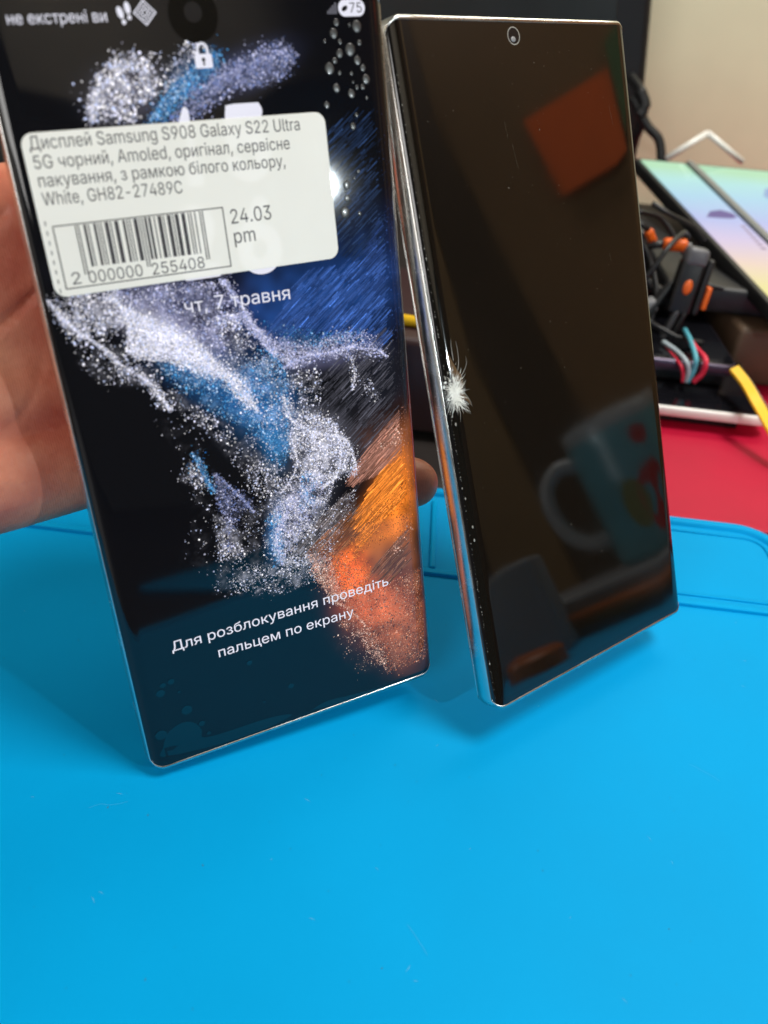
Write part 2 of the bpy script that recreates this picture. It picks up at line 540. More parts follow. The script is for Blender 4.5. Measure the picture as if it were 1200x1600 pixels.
t = MB().box(150, 1000, -480, -420, 420, 1000, 4)  # unseen panel, added so the top of the lit phone reflects haze
tag(t.obj('haze_panel', mat('taupe_board', (0.46, 0.41, 0.34), 0.6, var=0.35, vscale=4), None, True, 40), 'unseen taupe panel added to reflect a faint haze in the top of the lit phone', 'haze_panel')

# ------------------------------------------------------------------ phones
W2, L2, TH = 38.95, 81.65, 4.3
CURV, EDGE = 34.4, 2.15
def hz(x):
    u = min(max((abs(x) - CURV) / 4.05, 0.0), 0.985)
    return TH - (TH - EDGE) * (1 - math.sqrt(1 - u * u))

def glass_xs(xm, curved=9, flat=14):
    xs = list(np.linspace(-CURV, CURV, flat))
    side = [CURV + (xm - CURV) * math.sin(math.radians(84) * k / curved) / math.sin(math.radians(84)) for k in range(1, curved + 1)]
    return [-s for s in side[::-1]] + xs + side

def sheet(xm, ylo, yhi, r, off, sign=1, rows=4):
    xs = glass_xs(xm); v = []; f = []
    for x in xs:
        d = abs(x) - (xm - r)
        cut = r - math.sqrt(max(r * r - d * d, 0)) if d > 0 else 0
        for k in range(rows):
            v.append((x, (ylo + cut) + (yhi - ylo - 2 * cut) * k / (rows - 1), sign * (hz(x) + off)))
    for i in range(len(xs) - 1):
        for k in range(rows - 1):
            q = (i * rows + k, (i + 1) * rows + k, (i + 1) * rows + k + 1, i * rows + k + 1)
            f.append(q if sign > 0 else q[::-1])
    return v, f

def frame_mesh():
    r = 3.6
    o = []
    def edge(a, b, n):
        for k in range(n):
            o.append((a[0] + (b[0] - a[0]) * k / n, a[1] + (b[1] - a[1]) * k / n))
    base = []
    for cx, cy, a0 in ((W2 - r, -L2 + r, -90), (W2 - r, L2 - r, 0), (-W2 + r, L2 - r, 90), (-W2 + r, -L2 + r, 180)):
        base.append([(cx + r * math.cos(math.radians(a0 + 10 * k)), cy + r * math.sin(math.radians(a0 + 10 * k)), math.radians(a0 + 10 * k)) for k in range(10)])
    ring = []
    for i in range(4):
        ring += base[i]
        a = base[i][-1]; b = base[(i + 1) % 4][0]
        for k in range(1, 12):
            ring.append((a[0] + (b[0] - a[0]) * k / 12, a[1] + (b[1] - a[1]) * k / 12, a[2]))
    # (inset, bulge, height fraction, lift): lip, then a rounded flank
    prof = [(1.5, 0, 1, -0.9), (0.70, 0, 1, -0.05), (0.60, 0, 1, 0.12), (0.42, 0, 1, 0.14), (0.22, .25, 1, 0.02)]
    prof += [(0, fr ** 2.2, fr, 0) for fr in (.95, .85, .7, .5, .3, .1)]
    v = []; f = []
    full = [p + (1,) for p in prof] + [p + (-1,) for p in prof[::-1]]
    n = len(ring)
    for ins, bu, fr, dz, s in full:
        for x, y, a in ring:
            k = ins * (1 + 0.8 * abs(math.sin(a))) + bu * (0.62 * abs(math.cos(a)) + 0.2 * abs(math.sin(a)))
            px = x - k * math.cos(a); py = y - k * math.sin(a)
            v.append((px, py, s * (hz(min(abs(px), 38.4)) * fr + dz)))
    for i in range(len(full) - 1):
        for k in range(n):
            k2 = (k + 1) % n
            f.append((i * n + k, (i + 1) * n + k, (i + 1) * n + k2, i * n + k2))
    return v, f

RL = ((0.85728, -0.19482, 0.47656), (0.51068, 0.20427, -0.83515), (0.06535, 0.95933, 0.27461))
TL = (-32.21, 169.15, 82.1)
RR = ((0.76037, -0.28698, 0.58265), (0.64949, 0.33521, -0.68249), (0.00055, 0.89737, 0.44128))
TR = (38.08, 207.72, 83.55)

def phone_body(t, glass):
    v, f = frame_mesh()
    fr = mesh_obj('frame', v, f, M_METAL, t, True, auto=60)
    v, f = sheet(38.38, -L2 + .95, L2 - .95, 3.0, 0.0)
    g = mesh_obj('front_glass', v, f, glass, t, True)
    v, f = sheet(38.38, -L2 + .56, L2 - .56, 3.1, 0.0, -1)
    mesh_obj('back_cover', v, f, M_BACK, t, True)
    return fr, g

def disc(mb, cx, cy, r, z, n=24, ry=None, rot=0.0):
    p = []
    for k in range(n):
        a = 2 * math.pi * k / n
        x = r * math.cos(a); y = (ry or r) * math.sin(a)
        p.append((cx + x * math.cos(rot) - y * math.sin(rot), cy + x * math.sin(rot) + y * math.cos(rot)))
    mb.poly(p, z)

def ringm(mb, cx, cy, r0, r1, z, n=28):
    v = []; f = []
    for k in range(n):
        a = 2 * math.pi * k / n
        for r in (r0, r1): v.append((cx + r * math.cos(a), cy + r * math.sin(a), z))
    for k in range(n):
        k2 = (k + 1) % n
        f.append((2 * k, 2 * k + 1, 2 * k2 + 1, 2 * k2))
    mb.add(v, f)

def dome(cx, cy, rx, ry, hgt, z, n=18, m=4, rot=0.0):
    v = []; f = []
    for j in range(m):
        a = math.pi / 2 * j / m
        rr = math.cos(a); zz = math.sin(a) * hgt
        for k in range(n):
            t = 2 * math.pi * k / n
            x = rx * rr * math.cos(t); y = ry * rr * math.sin(t)
            v.append((cx + x * math.cos(rot) - y * math.sin(rot), cy + x * math.sin(rot) + y * math.cos(rot), z + zz))
    v.append((cx, cy, z + hgt))
    for j in range(m - 1):
        for k in range(n):
            k2 = (k + 1) % n
            f.append((j * n + k, j * n + k2, (j + 1) * n + k2, (j + 1) * n + k))
    for k in range(n):
        f.append(((m - 1) * n + k, (m - 1) * n + (k + 1) % n, m * n))
    return v, f

# ---- lit phone with the price sticker
POLYS = [(1300, 'W', 0.2, 0.5, [(-37.4, 30.3),(-32.7, 31.4),(-24.3, 30.8),(-23.6, 26.7),(-23.9, 23.0),(-29.8, 22.0),(-33.8, 21.7),(-35.9, 24.9)]),(6500, 'W', 0.19, 0.1, [(-26.0, 29.6),(-23.9, 26.8),(-18.2, 23.6),(-11.2, 18.6),(-6.1, 12.0),(-5.6, 9.2),(-9.9, 10.3),(-16.9, 14.8),(-22.8, 16.4),(-24.8, 18.3),(-23.6, 23.2),(-24.3, 26.1)]),(900, 'W', 0.2, 0.3, [(-6.1, 12.0),(-1.7, 8.7),(0.1, 1.2),(-2.0, 1.7),(-5.9, 7.4)]),(2600, 'L', 0.16, 0.4, [(-25.4, 30.3),(-15.6, 30.2),(-5.3, 29.4),(-3.4, 23.9),(-4.9, 13.5),(-11.2, 18.3),(-18.2, 23.4),(-23.1, 27.2)]),(700, 'L', 0.2, 0.35, [(-5.3, 29.4),(0.9, 20.6),(-2.9, 18.5),(-6.3, 23.1)]),(300, 'W', 0.22, 0.4, [(-5.9, 25.6),(-3.2, 25.2),(2.2, 15.0),(0.4, 12.5),(-5.1, 13.5)]),(1500, 'L', 0.17, 0.2, [(-4.1, 29.8),(-2.3, 29.0),(1.1, 21.9),(3.9, 16.7),(7.5, 11.3),(10.4, 10.5),(9.4, 8.8),(5.5, 13.0),(1.8, 17.1),(-1.4, 23.6)]),(2300, 'L', 0.16, 0.35, [(0.9, 20.6),(6.7, 15.9),(15.2, 12.7),(21.6, 14.8),(27.8, 13.5),(31.5, 10.7),(31.4, 7.0),(25.7, 8.6),(23.3, 8.5),(16.3, 9.4),(10.3, 7.9),(8.7, 9.3),(3.6, 14.7)]),(600, 'B', 0.15, 0.5, [(2.3, 20.4),(9.9, 17.8),(18.5, 14.7),(26.3, 14.5),(27.6, 12.1),(16.6, 11.8),(7.9, 14.0)]),(340, 'W', 0.2, 0.5, [(7.0, 7.8),(16.1, 7.6),(14.9, -1.8),(19.4, -4.3),(14.5, -5.1),(8.1, -0.4)]),(60, 'W', 0.22, 0.3, [(23.3, 8.5),(25.0, 8.1),(24.2, 0.6),(22.9, 1.1)]),(70, 'W', 0.2, 0.4, [(24.5, 3.8),(27.5, 3.2),(30.2, -2.6),(27.0, -2.0)]),(3800, 'B', 0.17, 0.35, [(-20.0, 15.5),(-11.9, 14.4),(-5.6, 9.2),(1.9, 12.8),(7.5, 11.3),(7.6, 5.5),(5.9, 0.0),(5.8, -7.4),(5.5, -11.9),(3.4, -13.7),(1.4, -7.9),(-3.3, -2.1),(-9.8, 2.1),(-16.6, 9.3)]),(800, 'W', 0.17, 0.6, [(-7.9, 14.0),(7.6, 11.8),(7.4, -0.3),(4.9, -7.2),(-2.9, 0.4)]),(4000, 'W', 0.18, 0.4, [(6.3, 2.9),(10.2, -2.0),(17.0, -4.5),(20.3, -10.6),(22.9, -17.6),(22.0, -19.3),(16.0, -19.5),(12.7, -20.0),(8.4, -15.7),(6.2, -11.3),(6.2, -4.5)]),(3000, 'W', 0.15, 0.55, [(8.5, -15.0),(16.9, -18.6),(13.7, -25.1),(9.7, -30.6),(7.1, -38.3),(0.5, -38.9),(-1.1, -31.7),(0.2, -23.2),(3.2, -19.2)]),(1500, 'L', 0.18, 0.4, [(9.2, -15.9),(14.6, -17.2),(11.1, -26.0),(4.6, -32.5),(0.8, -36.5),(-0.1, -31.2),(0.8, -23.3)]),(800, 'B', 0.18, 0.4, [(-1.0, -24.5),(2.0, -23.6),(0.8, -36.5),(-0.7, -37.7),(-1.6, -30.8)]),(450, 'B', 0.18, 0.4, [(8.4, -15.7),(12.2, -17.4),(10.5, -24.3),(6.4, -24.8)]),(1300, 'W', 0.14, 0.5, [(0.8, -36.5),(15.3, -25.5),(22.3, -22.4),(19.2, -28.2),(13.9, -36.9),(9.8, -43.5),(-0.4, -44.7),(-9.5, -41.8),(-13.4, -37.2),(-5.3, -34.7)]),(420, 'W', 0.15, 0.5, [(-12.9, -29.2),(-6.3, -21.4),(0.7, -20.1),(-1.2, -39.2),(-6.6, -43.5),(-16.8, -39.4)]),(330, 'W', 0.2, 0.5, [(-15.0, 4.3),(1.9, -6.5),(5.4, -15.0),(3.0, -20.7),(-2.7, -17.7),(-10.8, -3.7)]),(350, 'W', 0.19, 0.5, [(-3.8, -9.7),(4.1, -13.1),(4.9, -18.0),(-0.4, -23.0),(-4.7, -15.6)]),(230, 'W', 0.22, 0.4, [(-35.5, 23.9),(-31.0, 22.2),(-25.4, 19.0),(-19.8, 14.8),(-19.3, 10.7),(-27.0, 11.5),(-30.6, 12.2),(-34.5, 17.4)]),(260, 'W', 0.18, 0.4, [(-27.9, 16.3),(-24.3, 15.0),(-19.9, 10.8),(-18.7, 5.1),(-20.3, 5.4),(-22.6, 10.6),(-26.6, 13.4)]),(190, 'W', 0.2, 0.5, [(-20.6, 10.9),(-16.8, 9.5),(-8.5, 1.6),(-5.2, -4.9),(-9.4, -4.0),(-16.6, 3.3),(-20.3, 5.4)]),(330, 'B', 0.18, 0.2, [(-15.9, -5.4),(-14.6, -6.0),(-12.1, -15.3),(-13.3, -14.2)]),(160, 'W', 0.18, 0.4, [(-19.6, -9.7),(-15.6, -7.0),(-13.2, -13.5),(-15.4, -13.7),(-18.6, -11.4)]),(750, 'BL', 0.17, 0.35, [(-12.0, -10.5),(-9.6, -13.6),(-4.2, -19.6),(-7.8, -22.9),(-10.2, -26.7),(-9.9, -29.2),(-13.1, -30.7),(-11.4, -24.8),(-12.1, -18.4)]),(350, 'W', 0.18, 0.4, [(-13.5, -19.5),(-8.5, -25.6),(-8.0, -32.2),(-14.1, -32.0)]),(90, 'W', 0.2, 0.5, [(-22.1, 3.0),(-11.0, 3.5),(-16.0, -34.7),(-22.5, -29.6),(-16.6, -12.6)]),(1000, 'W', 0.26, 0.5, [(-22.9, 64.6),(-20.0, 68.8),(-15.0, 71.0),(-11.5, 70.1),(-9.1, 66.5),(-10.5, 63.9),(-15.0, 62.0),(-14.3, 59.8),(-23.8, 60.4)]),(120, 'W', 0.27, 0.5, [(-17.7, 71.6),(-7.9, 71.2),(-7.9, 64.8),(-11.1, 63.9),(-14.2, 69.4)]),(1100, 'B', 0.22, 0.2, [(-12.8, 59.7),(-7.7, 64.8),(-2.5, 68.0),(1.2, 71.4),(3.6, 70.8),(1.8, 67.6),(-4.5, 63.6),(-9.5, 59.5)]),(1800, 'BL', 0.2, 0.4, [(-8.7, 59.4),(-3.1, 64.6),(3.9, 68.6),(10.6, 71.1),(16.1, 72.3),(18.6, 69.7),(16.8, 66.4),(12.3, 64.7),(5.7, 64.1),(0.2, 61.6),(-3.3, 59.6)]),(160, 'W', 0.22, 0.5, [(-5.6, 71.1),(-1.6, 73.1),(0.8, 73.0),(-2.5, 67.8),(-9.3, 63.8)]),(5200, 'S', 0.16, 0.35, [(8.3, -36.6),(14.0, -36.6),(19.4, -42.0),(24.7, -50.8),(36.8, -49.0),(36.4, -75.8),(25.1, -76.5),(24.3, -69.5),(20.4, -67.7),(19.8, -62.6),(12.8, -57.9),(15.5, -53.3),(11.2, -48.3),(8.1, -43.0)]),(700, 'P', 0.17, 0.4, [(7.1, -35.8),(12.7, -40.0),(15.7, -51.5),(12.3, -50.5),(8.1, -43.0)]),(420, 'P', 0.16, 0.5, [(11.7, -56.1),(20.8, -61.6),(21.7, -65.7),(24.4, -68.6),(24.8, -75.6),(23.5, -74.1),(20.1, -68.4),(17.9, -63.4)]),(90, 'P', 0.16, 0.5, [(10.5, -58.1),(19.8, -63.1),(24.3, -73.4),(16.7, -74.6),(11.5, -65.0)]),(1500, 'O', 0.15, 0.3, [(21.1, -33.8),(36.2, -22.4),(35.8, -37.8),(23.2, -38.7),(14.8, -44.1),(11.7, -41.4)]),(60, 'P', 0.26, 0.3, [(28.4, -13.2),(34.7, -9.8),(35.5, -14.0),(29.9, -15.2)]),(50, 'P', 0.22, 0.3, [(28.3, -41.0),(35.1, -35.9),(35.9, -37.5),(29.2, -45.2)]),(900, 'O', 0.15, 0.2, [(13.7, -38.6),(20.5, -39.2),(23.4, -45.0),(21.9, -51.7),(15.8, -50.7),(13.8, -45.6)])]
BLOBS = [[[17.9, 22.1], [16.4, 2.8], [2.1, -8.2], (0.004, 0.03, 0.13), 1], [[7.8, 23.6], [8.6, -1.3], [-1.0, -6.7], (0.01, 0.04, 0.16), 0.7], [[31.8, 29.7], [9.5, -1.2], [-0.9, -9.5], (0.003, 0.012, 0.05), 1], [[26.8, 19.3], [9.5, -1.4], [-0.9, -8.4], (0.003, 0.014, 0.06), 0.8], [[31.4, 1.0], [7.6, 5.0], [4.3, -5.2], (0.006, 0.007, 0.012), 1], [[-6.0, 8.1], [10.7, -7.5], [-3.2, -4.4], (0.01, 0.06, 0.18), 0.9], [[1.5, 0.9], [3.4, -8.4], [-6.7, -2.2], (0.012, 0.08, 0.22), 0.9], [[-14.8, 20.5], [8.8, -6.0], [-2.3, -3.2], (0.2, 0.2, 0.35), 0.55], [[-16.9, 19.8], [5.9, -5.5], [-1.8, -1.9], (0.8, 0.8, 0.95), 0.9], [[-11.8, 14.7], [4.4, -3.1], [-1.0, -1.3], (0.7, 0.7, 0.9), 0.6], [[3.4, -6.9], [2.7, -0.6], [-0.8, -5.9], (0.02, 0.14, 0.33), 0.9], [[14.0, -9.2], [5.7, -4.9], [-3.7, -4.6], (0.35, 0.35, 0.45), 0.35], [[0.4, -28.1], [2.1, -0.7], [-1.6, -6.9], (0.03, 0.13, 0.33), 0.6], [[7.6, -21.9], [4.7, -3.6], [-5.1, -7.5], (0.2, 0.22, 0.32), 0.3], [[-3.7, 22.6], [3.3, -2.4], [-3.8, -4.5], (0.012, 0.006, 0.01), 1], [[32.5, -24.9], [5.1, -2.0], [-3.0, -11.9], (0.62, 0.15, 0.012), 1.05], [[28.1, -34.0], [7.6, 2.1], [2.8, -6.5], (0.42, 0.11, 0.012), 0.9], [[30.0, -14.4], [5.1, 3.4], [4.3, -5.6], (0.1, 0.045, 0.035), 0.9], [[17.4, -44.0], [3.9, -2.0], [-1.6, -5.2], (1.0, 0.12, 0.005), 1.1], [[19.5, -40.3], [6.9, -2.0], [-0.7, -6.8], (0.35, 0.09, 0.01), 0.6], [[27.2, -43.4], [4.8, 1.3], [1.8, -4.4], (0.05, 0.018, 0.008), 1.2], [[34.2, -46.4], [2.7, -0.8], [-0.6, -7.1], (0.16, 0.05, 0.02), 0.8], [[26.7, -57.9], [8.6, -6.3], [-4.3, -8.4], (0.34, 0.075, 0.025), 0.9], [[30.8, -67.9], [5.7, -2.0], [-0.8, -9.6], (0.2, 0.06, 0.03), 0.8], [[21.7, -53.5], [7.9, -2.5], [-0.6, -5.4], (0.62, 0.11, 0.03), 0.8], [[-2.7, 66.7], [4.2, 2.6], [1.9, -2.6], (0.01, 0.06, 0.16), 0.8], [[7.5, 67.4], [8.7, 2.9], [1.1, -2.9], (0.03, 0.04, 0.1), 0.8], [[-16.4, 64.2], [5.9, -0.3], [-0.8, -4.2], (0.1, 0.1, 0.15), 0.5], [[17.1, 9.5], [10.9, -0.5], [0.1, -2.8], (0.16, 0.16, 0.28), 0.35], [[-15.9, 29.0], [12.4, -4.1], [-1.1, -3.0], (0.08, 0.09, 0.2), 0.4]]
STREAKS = [(900, (0.03, 0.08, 0.28), [(5.4, 17.2), (14.2, 28.0), (37.3, 29.0), (37.1, 12.0), (30.6, 9.4), (17.0, 15.3)]), (260, (0.02, 0.05, 0.18), [(28.0, 30.2), (37.7, 42.4), (37.4, 26.3), (31.8, 21.4)]), (620, (0.05, 0.05, 0.065), [(14.2, -7.7), (16.0, 6.9), (37.7, 14.8), (37.2, -6.4), (23.0, -16.0)]), (560, (0.33, 0.15, 0.11), [(19.1, -21.5), (23.0, -16.0), (37.1, -4.0), (36.8, -15.9), (27.7, -20.4)]), (800, (0.78, 0.22, 0.03), [(21.6, -28.8), (27.7, -20.4), (36.9, -14.3), (36.8, -26.0), (20.6, -38.8)]), (260, (0.22, 0.08, 0.03), [(7.5, -35.0), (21.8, -27.2), (28.4, -30.6), (20.9, -35.5), (13.7, -38.6)]), (220, (0.16, 0.07, 0.04), [(23.4, -45.0), (35.1, -35.9), (35.8, -45.0), (26.4, -51.3)]), (420, (0.012, 0.028, 0.075), [(23.8, 39.9), (22.1, 56.2), (35.5, 59.0), (37.9, 38.5), (35.5, 26.5), (25.0, 30.6)]), (200, (0.12, 0.1, 0.1), [(2.8, -33.7), (18.9, -23.1), (21.6, -28.8), (7.1, -38.3)])]
FILS = [(700, 'W', 0.5, [(-37.4, 30.0), (-34.4, 24.7), (-30.1, 20.5), (-26.7, 15.8)]), (700, 'W', 0.4, [(-26.1, 29.2), (-23.5, 25.7), (-23.6, 21.7), (-23.8, 17.3)]), (1500, 'W', 0.7, [(-23.4, 26.0), (-17.4, 20.7), (-11.8, 15.2), (-6.4, 10.2), (-3.1, 7.0)]), (420, 'W', 0.45, [(-26.7, 15.8), (-22.3, 11.9), (-19.9, 7.4), (-18.5, 4.8)]), (900, 'L', 0.5, [(-3.2, 29.3), (0.5, 22.5), (3.1, 16.2), (5.8, 11.8)]), (800, 'L', 0.5, [(7.2, 8.9), (11.9, 10.5), (19.6, 10.6), (25.3, 11.0)]), (900, 'W', 0.5, [(6.3, 2.9), (7.9, -3.3), (14.2, -7.7), (20.3, -10.6), (22.2, -18.6)]), (600, 'W', 0.45, [(17.6, -5.7), (18.8, -12.2), (16.8, -18.5), (13.4, -20.5)]), (800, 'L', 0.6, [(11.4, -19.6), (4.1, -24.2), (0.1, -29.9), (0.7, -37.4)]), (250, 'B', 0.3, [(-15.7, -5.5), (-13.7, -12.2), (-12.2, -15.6)]), (350, 'BL', 0.35, [(-11.4, -11.2), (-7.2, -17.3), (-4.1, -22.4)]), (400, 'W', 0.5, [(-5.8, 9.5), (-1.7, 3.8), (0.3, 0.6)]), (700, 'B', 0.7, [(3.5, 14.1), (7.1, 8.5), (6.9, -0.2), (5.4, -10.4)]), (450, 'W', 0.7, [(-22.8, 60.9), (-20.5, 65.3), (-14.2, 69.4)]), (450, 'B', 0.5, [(-12.2, 60.0), (-6.6, 65.3), (0.6, 70.0)]), (600, 'BL', 0.6, [(-4.5, 63.6), (4.9, 67.3), (15.8, 70.3)]), (120, 'W', 0.3, [(23.3, 9.2), (24.1, 4.6), (22.9, 0.8)]), (500, 'B', 0.5, [(-16.8, 13.6), (-8.6, 9.7), (-1.5, 0.1), (3.2, -10.6)]), (300, 'L', 0.35, [(0.8, 20.0), (7.8, 13.3), (16.4, 10.2)]), (260, 'L', 0.3, [(25.8, 10.2), (30.6, 8.9), (32.7, 6.8)]), (300, 'W', 0.35, [(7.1, -7.7), (7.4, -13.9), (3.2, -19.2)]), (420, 'P', 0.4, [(8.3, -36.6), (11.2, -48.7), (16.2, -54.5), (20.8, -62.1), (24.5, -75.5)])]
BUB = [(27.7, 75.0, 0.6), (26.9, 73.1, 0.85), (32.1, 74.2, 1.01), (28.1, 71.6, 0.43), (32.4, 71.3, 0.48), (30.2, 70.1, 1.09), (27.8, 69.5, 0.72), (26.6, 68.3, 0.53), (31.6, 68.1, 0.77), (25.3, 66.9, 1.01), (32.7, 66.7, 0.6), (33.2, 64.6, 0.85), (26.4, 63.3, 0.77), (29.6, 62.1, 0.77), (31.0, 63.2, 0.39), (32.3, 63.2, 0.48), (23.9, 60.3, 0.6), (29.3, 56.0, 0.63), (30.3, 58.1, 0.39), (29.6, 47.2, 0.36), (26.6, 44.8, 0.87), (26.4, 42.2, 0.68), (25.6, 39.4, 1.09), (29.0, 38.8, 0.43), (24.8, 71.8, 0.29), (27.4, 66.0, 0.34), (30.0, 65.8, 0.34), (30.2, 64.2, 0.24), (33.0, 61.1, 0.29), (30.5, 74.5, 0.29), (26.1, 43.7, 0.34), (28.5, 45.9, 0.27)]
FB = [(-27.8, -67.2, 1.29), (-30.0, -58.4, 0.77), (-32.0, -58.7, 0.69), (-32.9, -60.6, 1.03), (-11.1, -60.1, 0.69), (-1.7, -70.3, 0.77), (-25.0, -72.2, 0.77), (-28.7, -61.7, 0.34), (-9.1, -72.2, 0.34), (-23.8, -75.5, 0.52), (-34.8, -71.6, 1.37)]
FP = [(-35.0, -75.2), (-33.6, -72.1), (-31.1, -70.5), (-28.5, -70.3), (-26.5, -71.6), (-25.4, -73.9), (-25.4, -76.1), (-21.5, -76.8), (-16.0, -77.0), (-10.3, -77.1), (-4.7, -77.8), (-2.9, -79.0), (-10.8, -80.0), (-22.0, -79.7), (-30.8, -78.6), (-35.9, -77.5)]
FP2 = [(2.6, -79.3), (7.2, -78.3), (15.4, -79.2), (25.9, -80.1), (34.7, -80.8), (36.0, -79.0), (35.5, -82.3), (22.5, -82.0), (12.0, -81.5)]


PAL = {'W': [(.92, .90, 1.0), (.75, .75, .95), (1.0, .97, 1.0), (.55, .62, .9)],
       'L': [(.45, .47, .78), (.62, .62, .88), (.25, .32, .62), (.85, .84, 1.0)],
       'B': [(.02, .15, .42), (.05, .28, .62), (.12, .42, .8), (.5, .7, .95), (.01, .09, .28)],
       'BL': [(.10, .16, .40), (.22, .26, .52), (.36, .38, .62), (.55, .56, .78)],
       'D': [(.1, .1, .15)],
       'S': [(.52, .13, .045), (.36, .09, .035), (.66, .27, .14), (.03, .018, .015), (.015, .014, .018), (.50, .17, .07), (.22, .15, .12), (.7, .4, .28)],
       'P': [(.85, .50, .38), (.7, .36, .25), (.95, .72, .6)],
       'O': [(.75, .17, .012), (.45, .09, .01), (.2, .05, .01), (.85, .28, .04)]}

def wallpaper(t):
    # smooth glow of the picture
    xs = np.array(sorted(set(np.round(np.concatenate([np.linspace(-37.9, 37.9, 240), np.linspace(-37.9, -34, 14), np.linspace(34, 37.9, 14)]), 3))))
    ys = np.linspace(-79.4, 79.6, 500)
    X, Y = np.meshgrid(xs, ys, indexing='ij')
    P = np.c_[X.ravel(), Y.ravel()]
    C = np.zeros((len(P), 3)); C[:] = (.0009, .0010, .0016)
    for o, u, v, c, am in BLOBS:
        A = np.linalg.inv(np.array([[u[0], v[0]], [u[1], v[1]]]))
        q = (P - np.array(o)) @ A.T
        w_ = am * np.exp(-0.9 * (q ** 2).sum(1) ** 1.35) * (0.55 + 0.9 * vnoise(P * 0.35, 3))
        C += w_[:, None] * np.array(c)
    def fbm(q, seed):
        r = 0
        for o_, a_ in enumerate((.5, .27, .15, .08)): r = r + a_ * vnoise(q * 2 ** o_, seed + o_)
        return r
    wx = P + 2.2 * np.c_[fbm(P * .22, 21) - .5, fbm(P * .22 + 40, 25) - .5]
    F1 = fbm(wx * .55, 31); F2 = fbm(wx * 1.9, 41)
    for n, pal, size, noise, poly in POLYS:
        if pal == 'D': continue
        pl = np.array(poly); lo = pl.min(0) - 2; hi = pl.max(0) + 2
        sel = np.where((P > lo).all(1) & (P < hi).all(1))[0]
        if not len(sel): continue
        q = P[sel]; d = np.full(len(q), 1e9)
        for i in range(len(pl)):
            a_, b_ = pl[i], pl[(i + 1) % len(pl)]; e = b_ - a_
            k = np.clip(((q - a_) @ e) / (e @ e + 1e-9), 0, 1)
            d = np.minimum(d, np.linalg.norm(q - a_ - k[:, None] * e, axis=1))
        d = np.where(inside(q, poly), d, -d)
        mk = np.clip((d + .7) / 2.6, 0, 1); mk = mk * mk * (3 - 2 * mk)
        area_ = 0.5 * abs(np.sum(pl[:, 0] * np.roll(pl[:, 1], -1) - np.roll(pl[:, 0], -1) * pl[:, 1]))
        dens = min(1.0, n / area_ / 16)
        w_ = mk * dens * np.clip((F1[sel] - .30 - .18 * noise) * 3.2, 0, 1.2) * np.clip((F2[sel] - .22) * 2.6, 0.1, 1.4)
        base = np.array(PAL[pal]).mean(0)
        C[sel] += (w_ * (0.5 if pal in 'SO' else 0.62 if pal == 'W' else 0.45))[:, None] * base
    nx, ny = len(xs), len(ys)
    V = np.c_[P, [hz(x) + 0.02 for x in P[:, 0]]]
    r = 1.6
    F = []
    for i in range(nx - 1):
        for j in range(ny - 1):
            F.append((i * ny + j, (i + 1) * ny + j, (i + 1) * ny + j + 1, i * ny + j + 1))
    sc = mesh_obj('screen', V, F, M_PIX, t, True, C)
    # drifting grains and brushed streaks, each a tiny lit facet of the picture
    vv = []; ff = []; cc = []
    def facets(cen, r, col, nside=5):
        n0 = len(vv)
        for (x, y), rr, c in zip(cen, r, col):
            a0 = random.random() * 6.28; e = 0.75 + random.random() * 0.5
            b0 = len(vv)
            z = hz(x) + 0.035 + random.random() * 0.012
            for k in range(nside):
                a = a0 + 6.283 * k / nside
                vv.append((x + rr * math.cos(a), y + rr * e * math.sin(a), z)); cc.append(c)
            ff.append(tuple(range(b0, b0 + nside)))
    def clip(p): return (np.abs(p[:, 0]) < 37.8) & (np.abs(p[:, 1]) < 79.2)
    sx0, sx1, sy0, sy1 = -36.4, 23.5, 30.8, 58.6
    for n, pal, size, noise, poly in POLYS:
        n = int(n * (2.0 if pal in 'SO' else 1.35))
        if pal == 'D': continue
        pl = np.array(poly); lo = pl.min(0); hi = pl.max(0)
        got = []; tries = 0; cnt = 0
        while cnt < n and tries < 60:
            p = lo + RNG.random((n * 2, 2)) * (hi - lo)
            p = p[inside(p, poly)]
            d = 0.6 * vnoise(p * 0.55, 5) + 0.4 * vnoise(p * 1.7, 9)
            keep = RNG.random(len(p)) < np.clip((d - noise * 0.62) * (2.2 + 4 * noise) + 0.15, 0.02, 1)
            p = p[keep]; got.append(p); cnt += len(p); tries += 1
        p = np.concatenate(got)[:n]
        # soft edges: some grains stray outside the outline
        k = RNG.random(len(p))
        p = p + RNG.normal(0, 1, p.shape) * np.where(k < .25, 1.1, 0.3)[:, None]
        p = p[clip(p)]
        hid = (p[:, 0] > sx0 + 1) & (p[:, 0] < sx1 - 1) & (p[:, 1] > sy0 + 1) & (p[:, 1] < sy1 - 1)
        p = p[~hid]
        near = (p[:, 0] > -13) & (p[:, 0] < 12) & (p[:, 1] > 22.3) & (p[:, 1] < 28.0)
        p = p[~near | (RNG.random(len(p)) < .3)]
        pc = np.array(PAL[pal]); ci = RNG.integers(0, len(pc), len(p))
        br = np.clip(RNG.lognormal(-0.18, 0.6, len(p)), 0.1, 1.35)
        col = pc[ci] * br[:, None]
        rr = size * np.clip(RNG.lognormal(-0.12, 0.5, len(p)), 0.3, 2.6) * 0.50
        facets(p, rr, col)
    for n, pal, wd, pts in FILS:
        Pp = np.array(smooth_pts([(a, b_, 0) for a, b_ in pts], 14))[:, :2]
        i = RNG.integers(0, len(Pp) - 1, n); k = RNG.random(n)[:, None]
        p = Pp[i] * (1 - k) + Pp[i + 1] * k + RNG.normal(0, 1, (n, 2)) * wd * RNG.choice([.35, .8, 1.6], n, p=[.5, .35, .15])[:, None]
        p = p[clip(p)]
        p = p[~((p[:, 0] > sx0 + 1) & (p[:, 0] < sx1 - 1) & (p[:, 1] > sy0 + 1) & (p[:, 1] < sy1 - 1))]
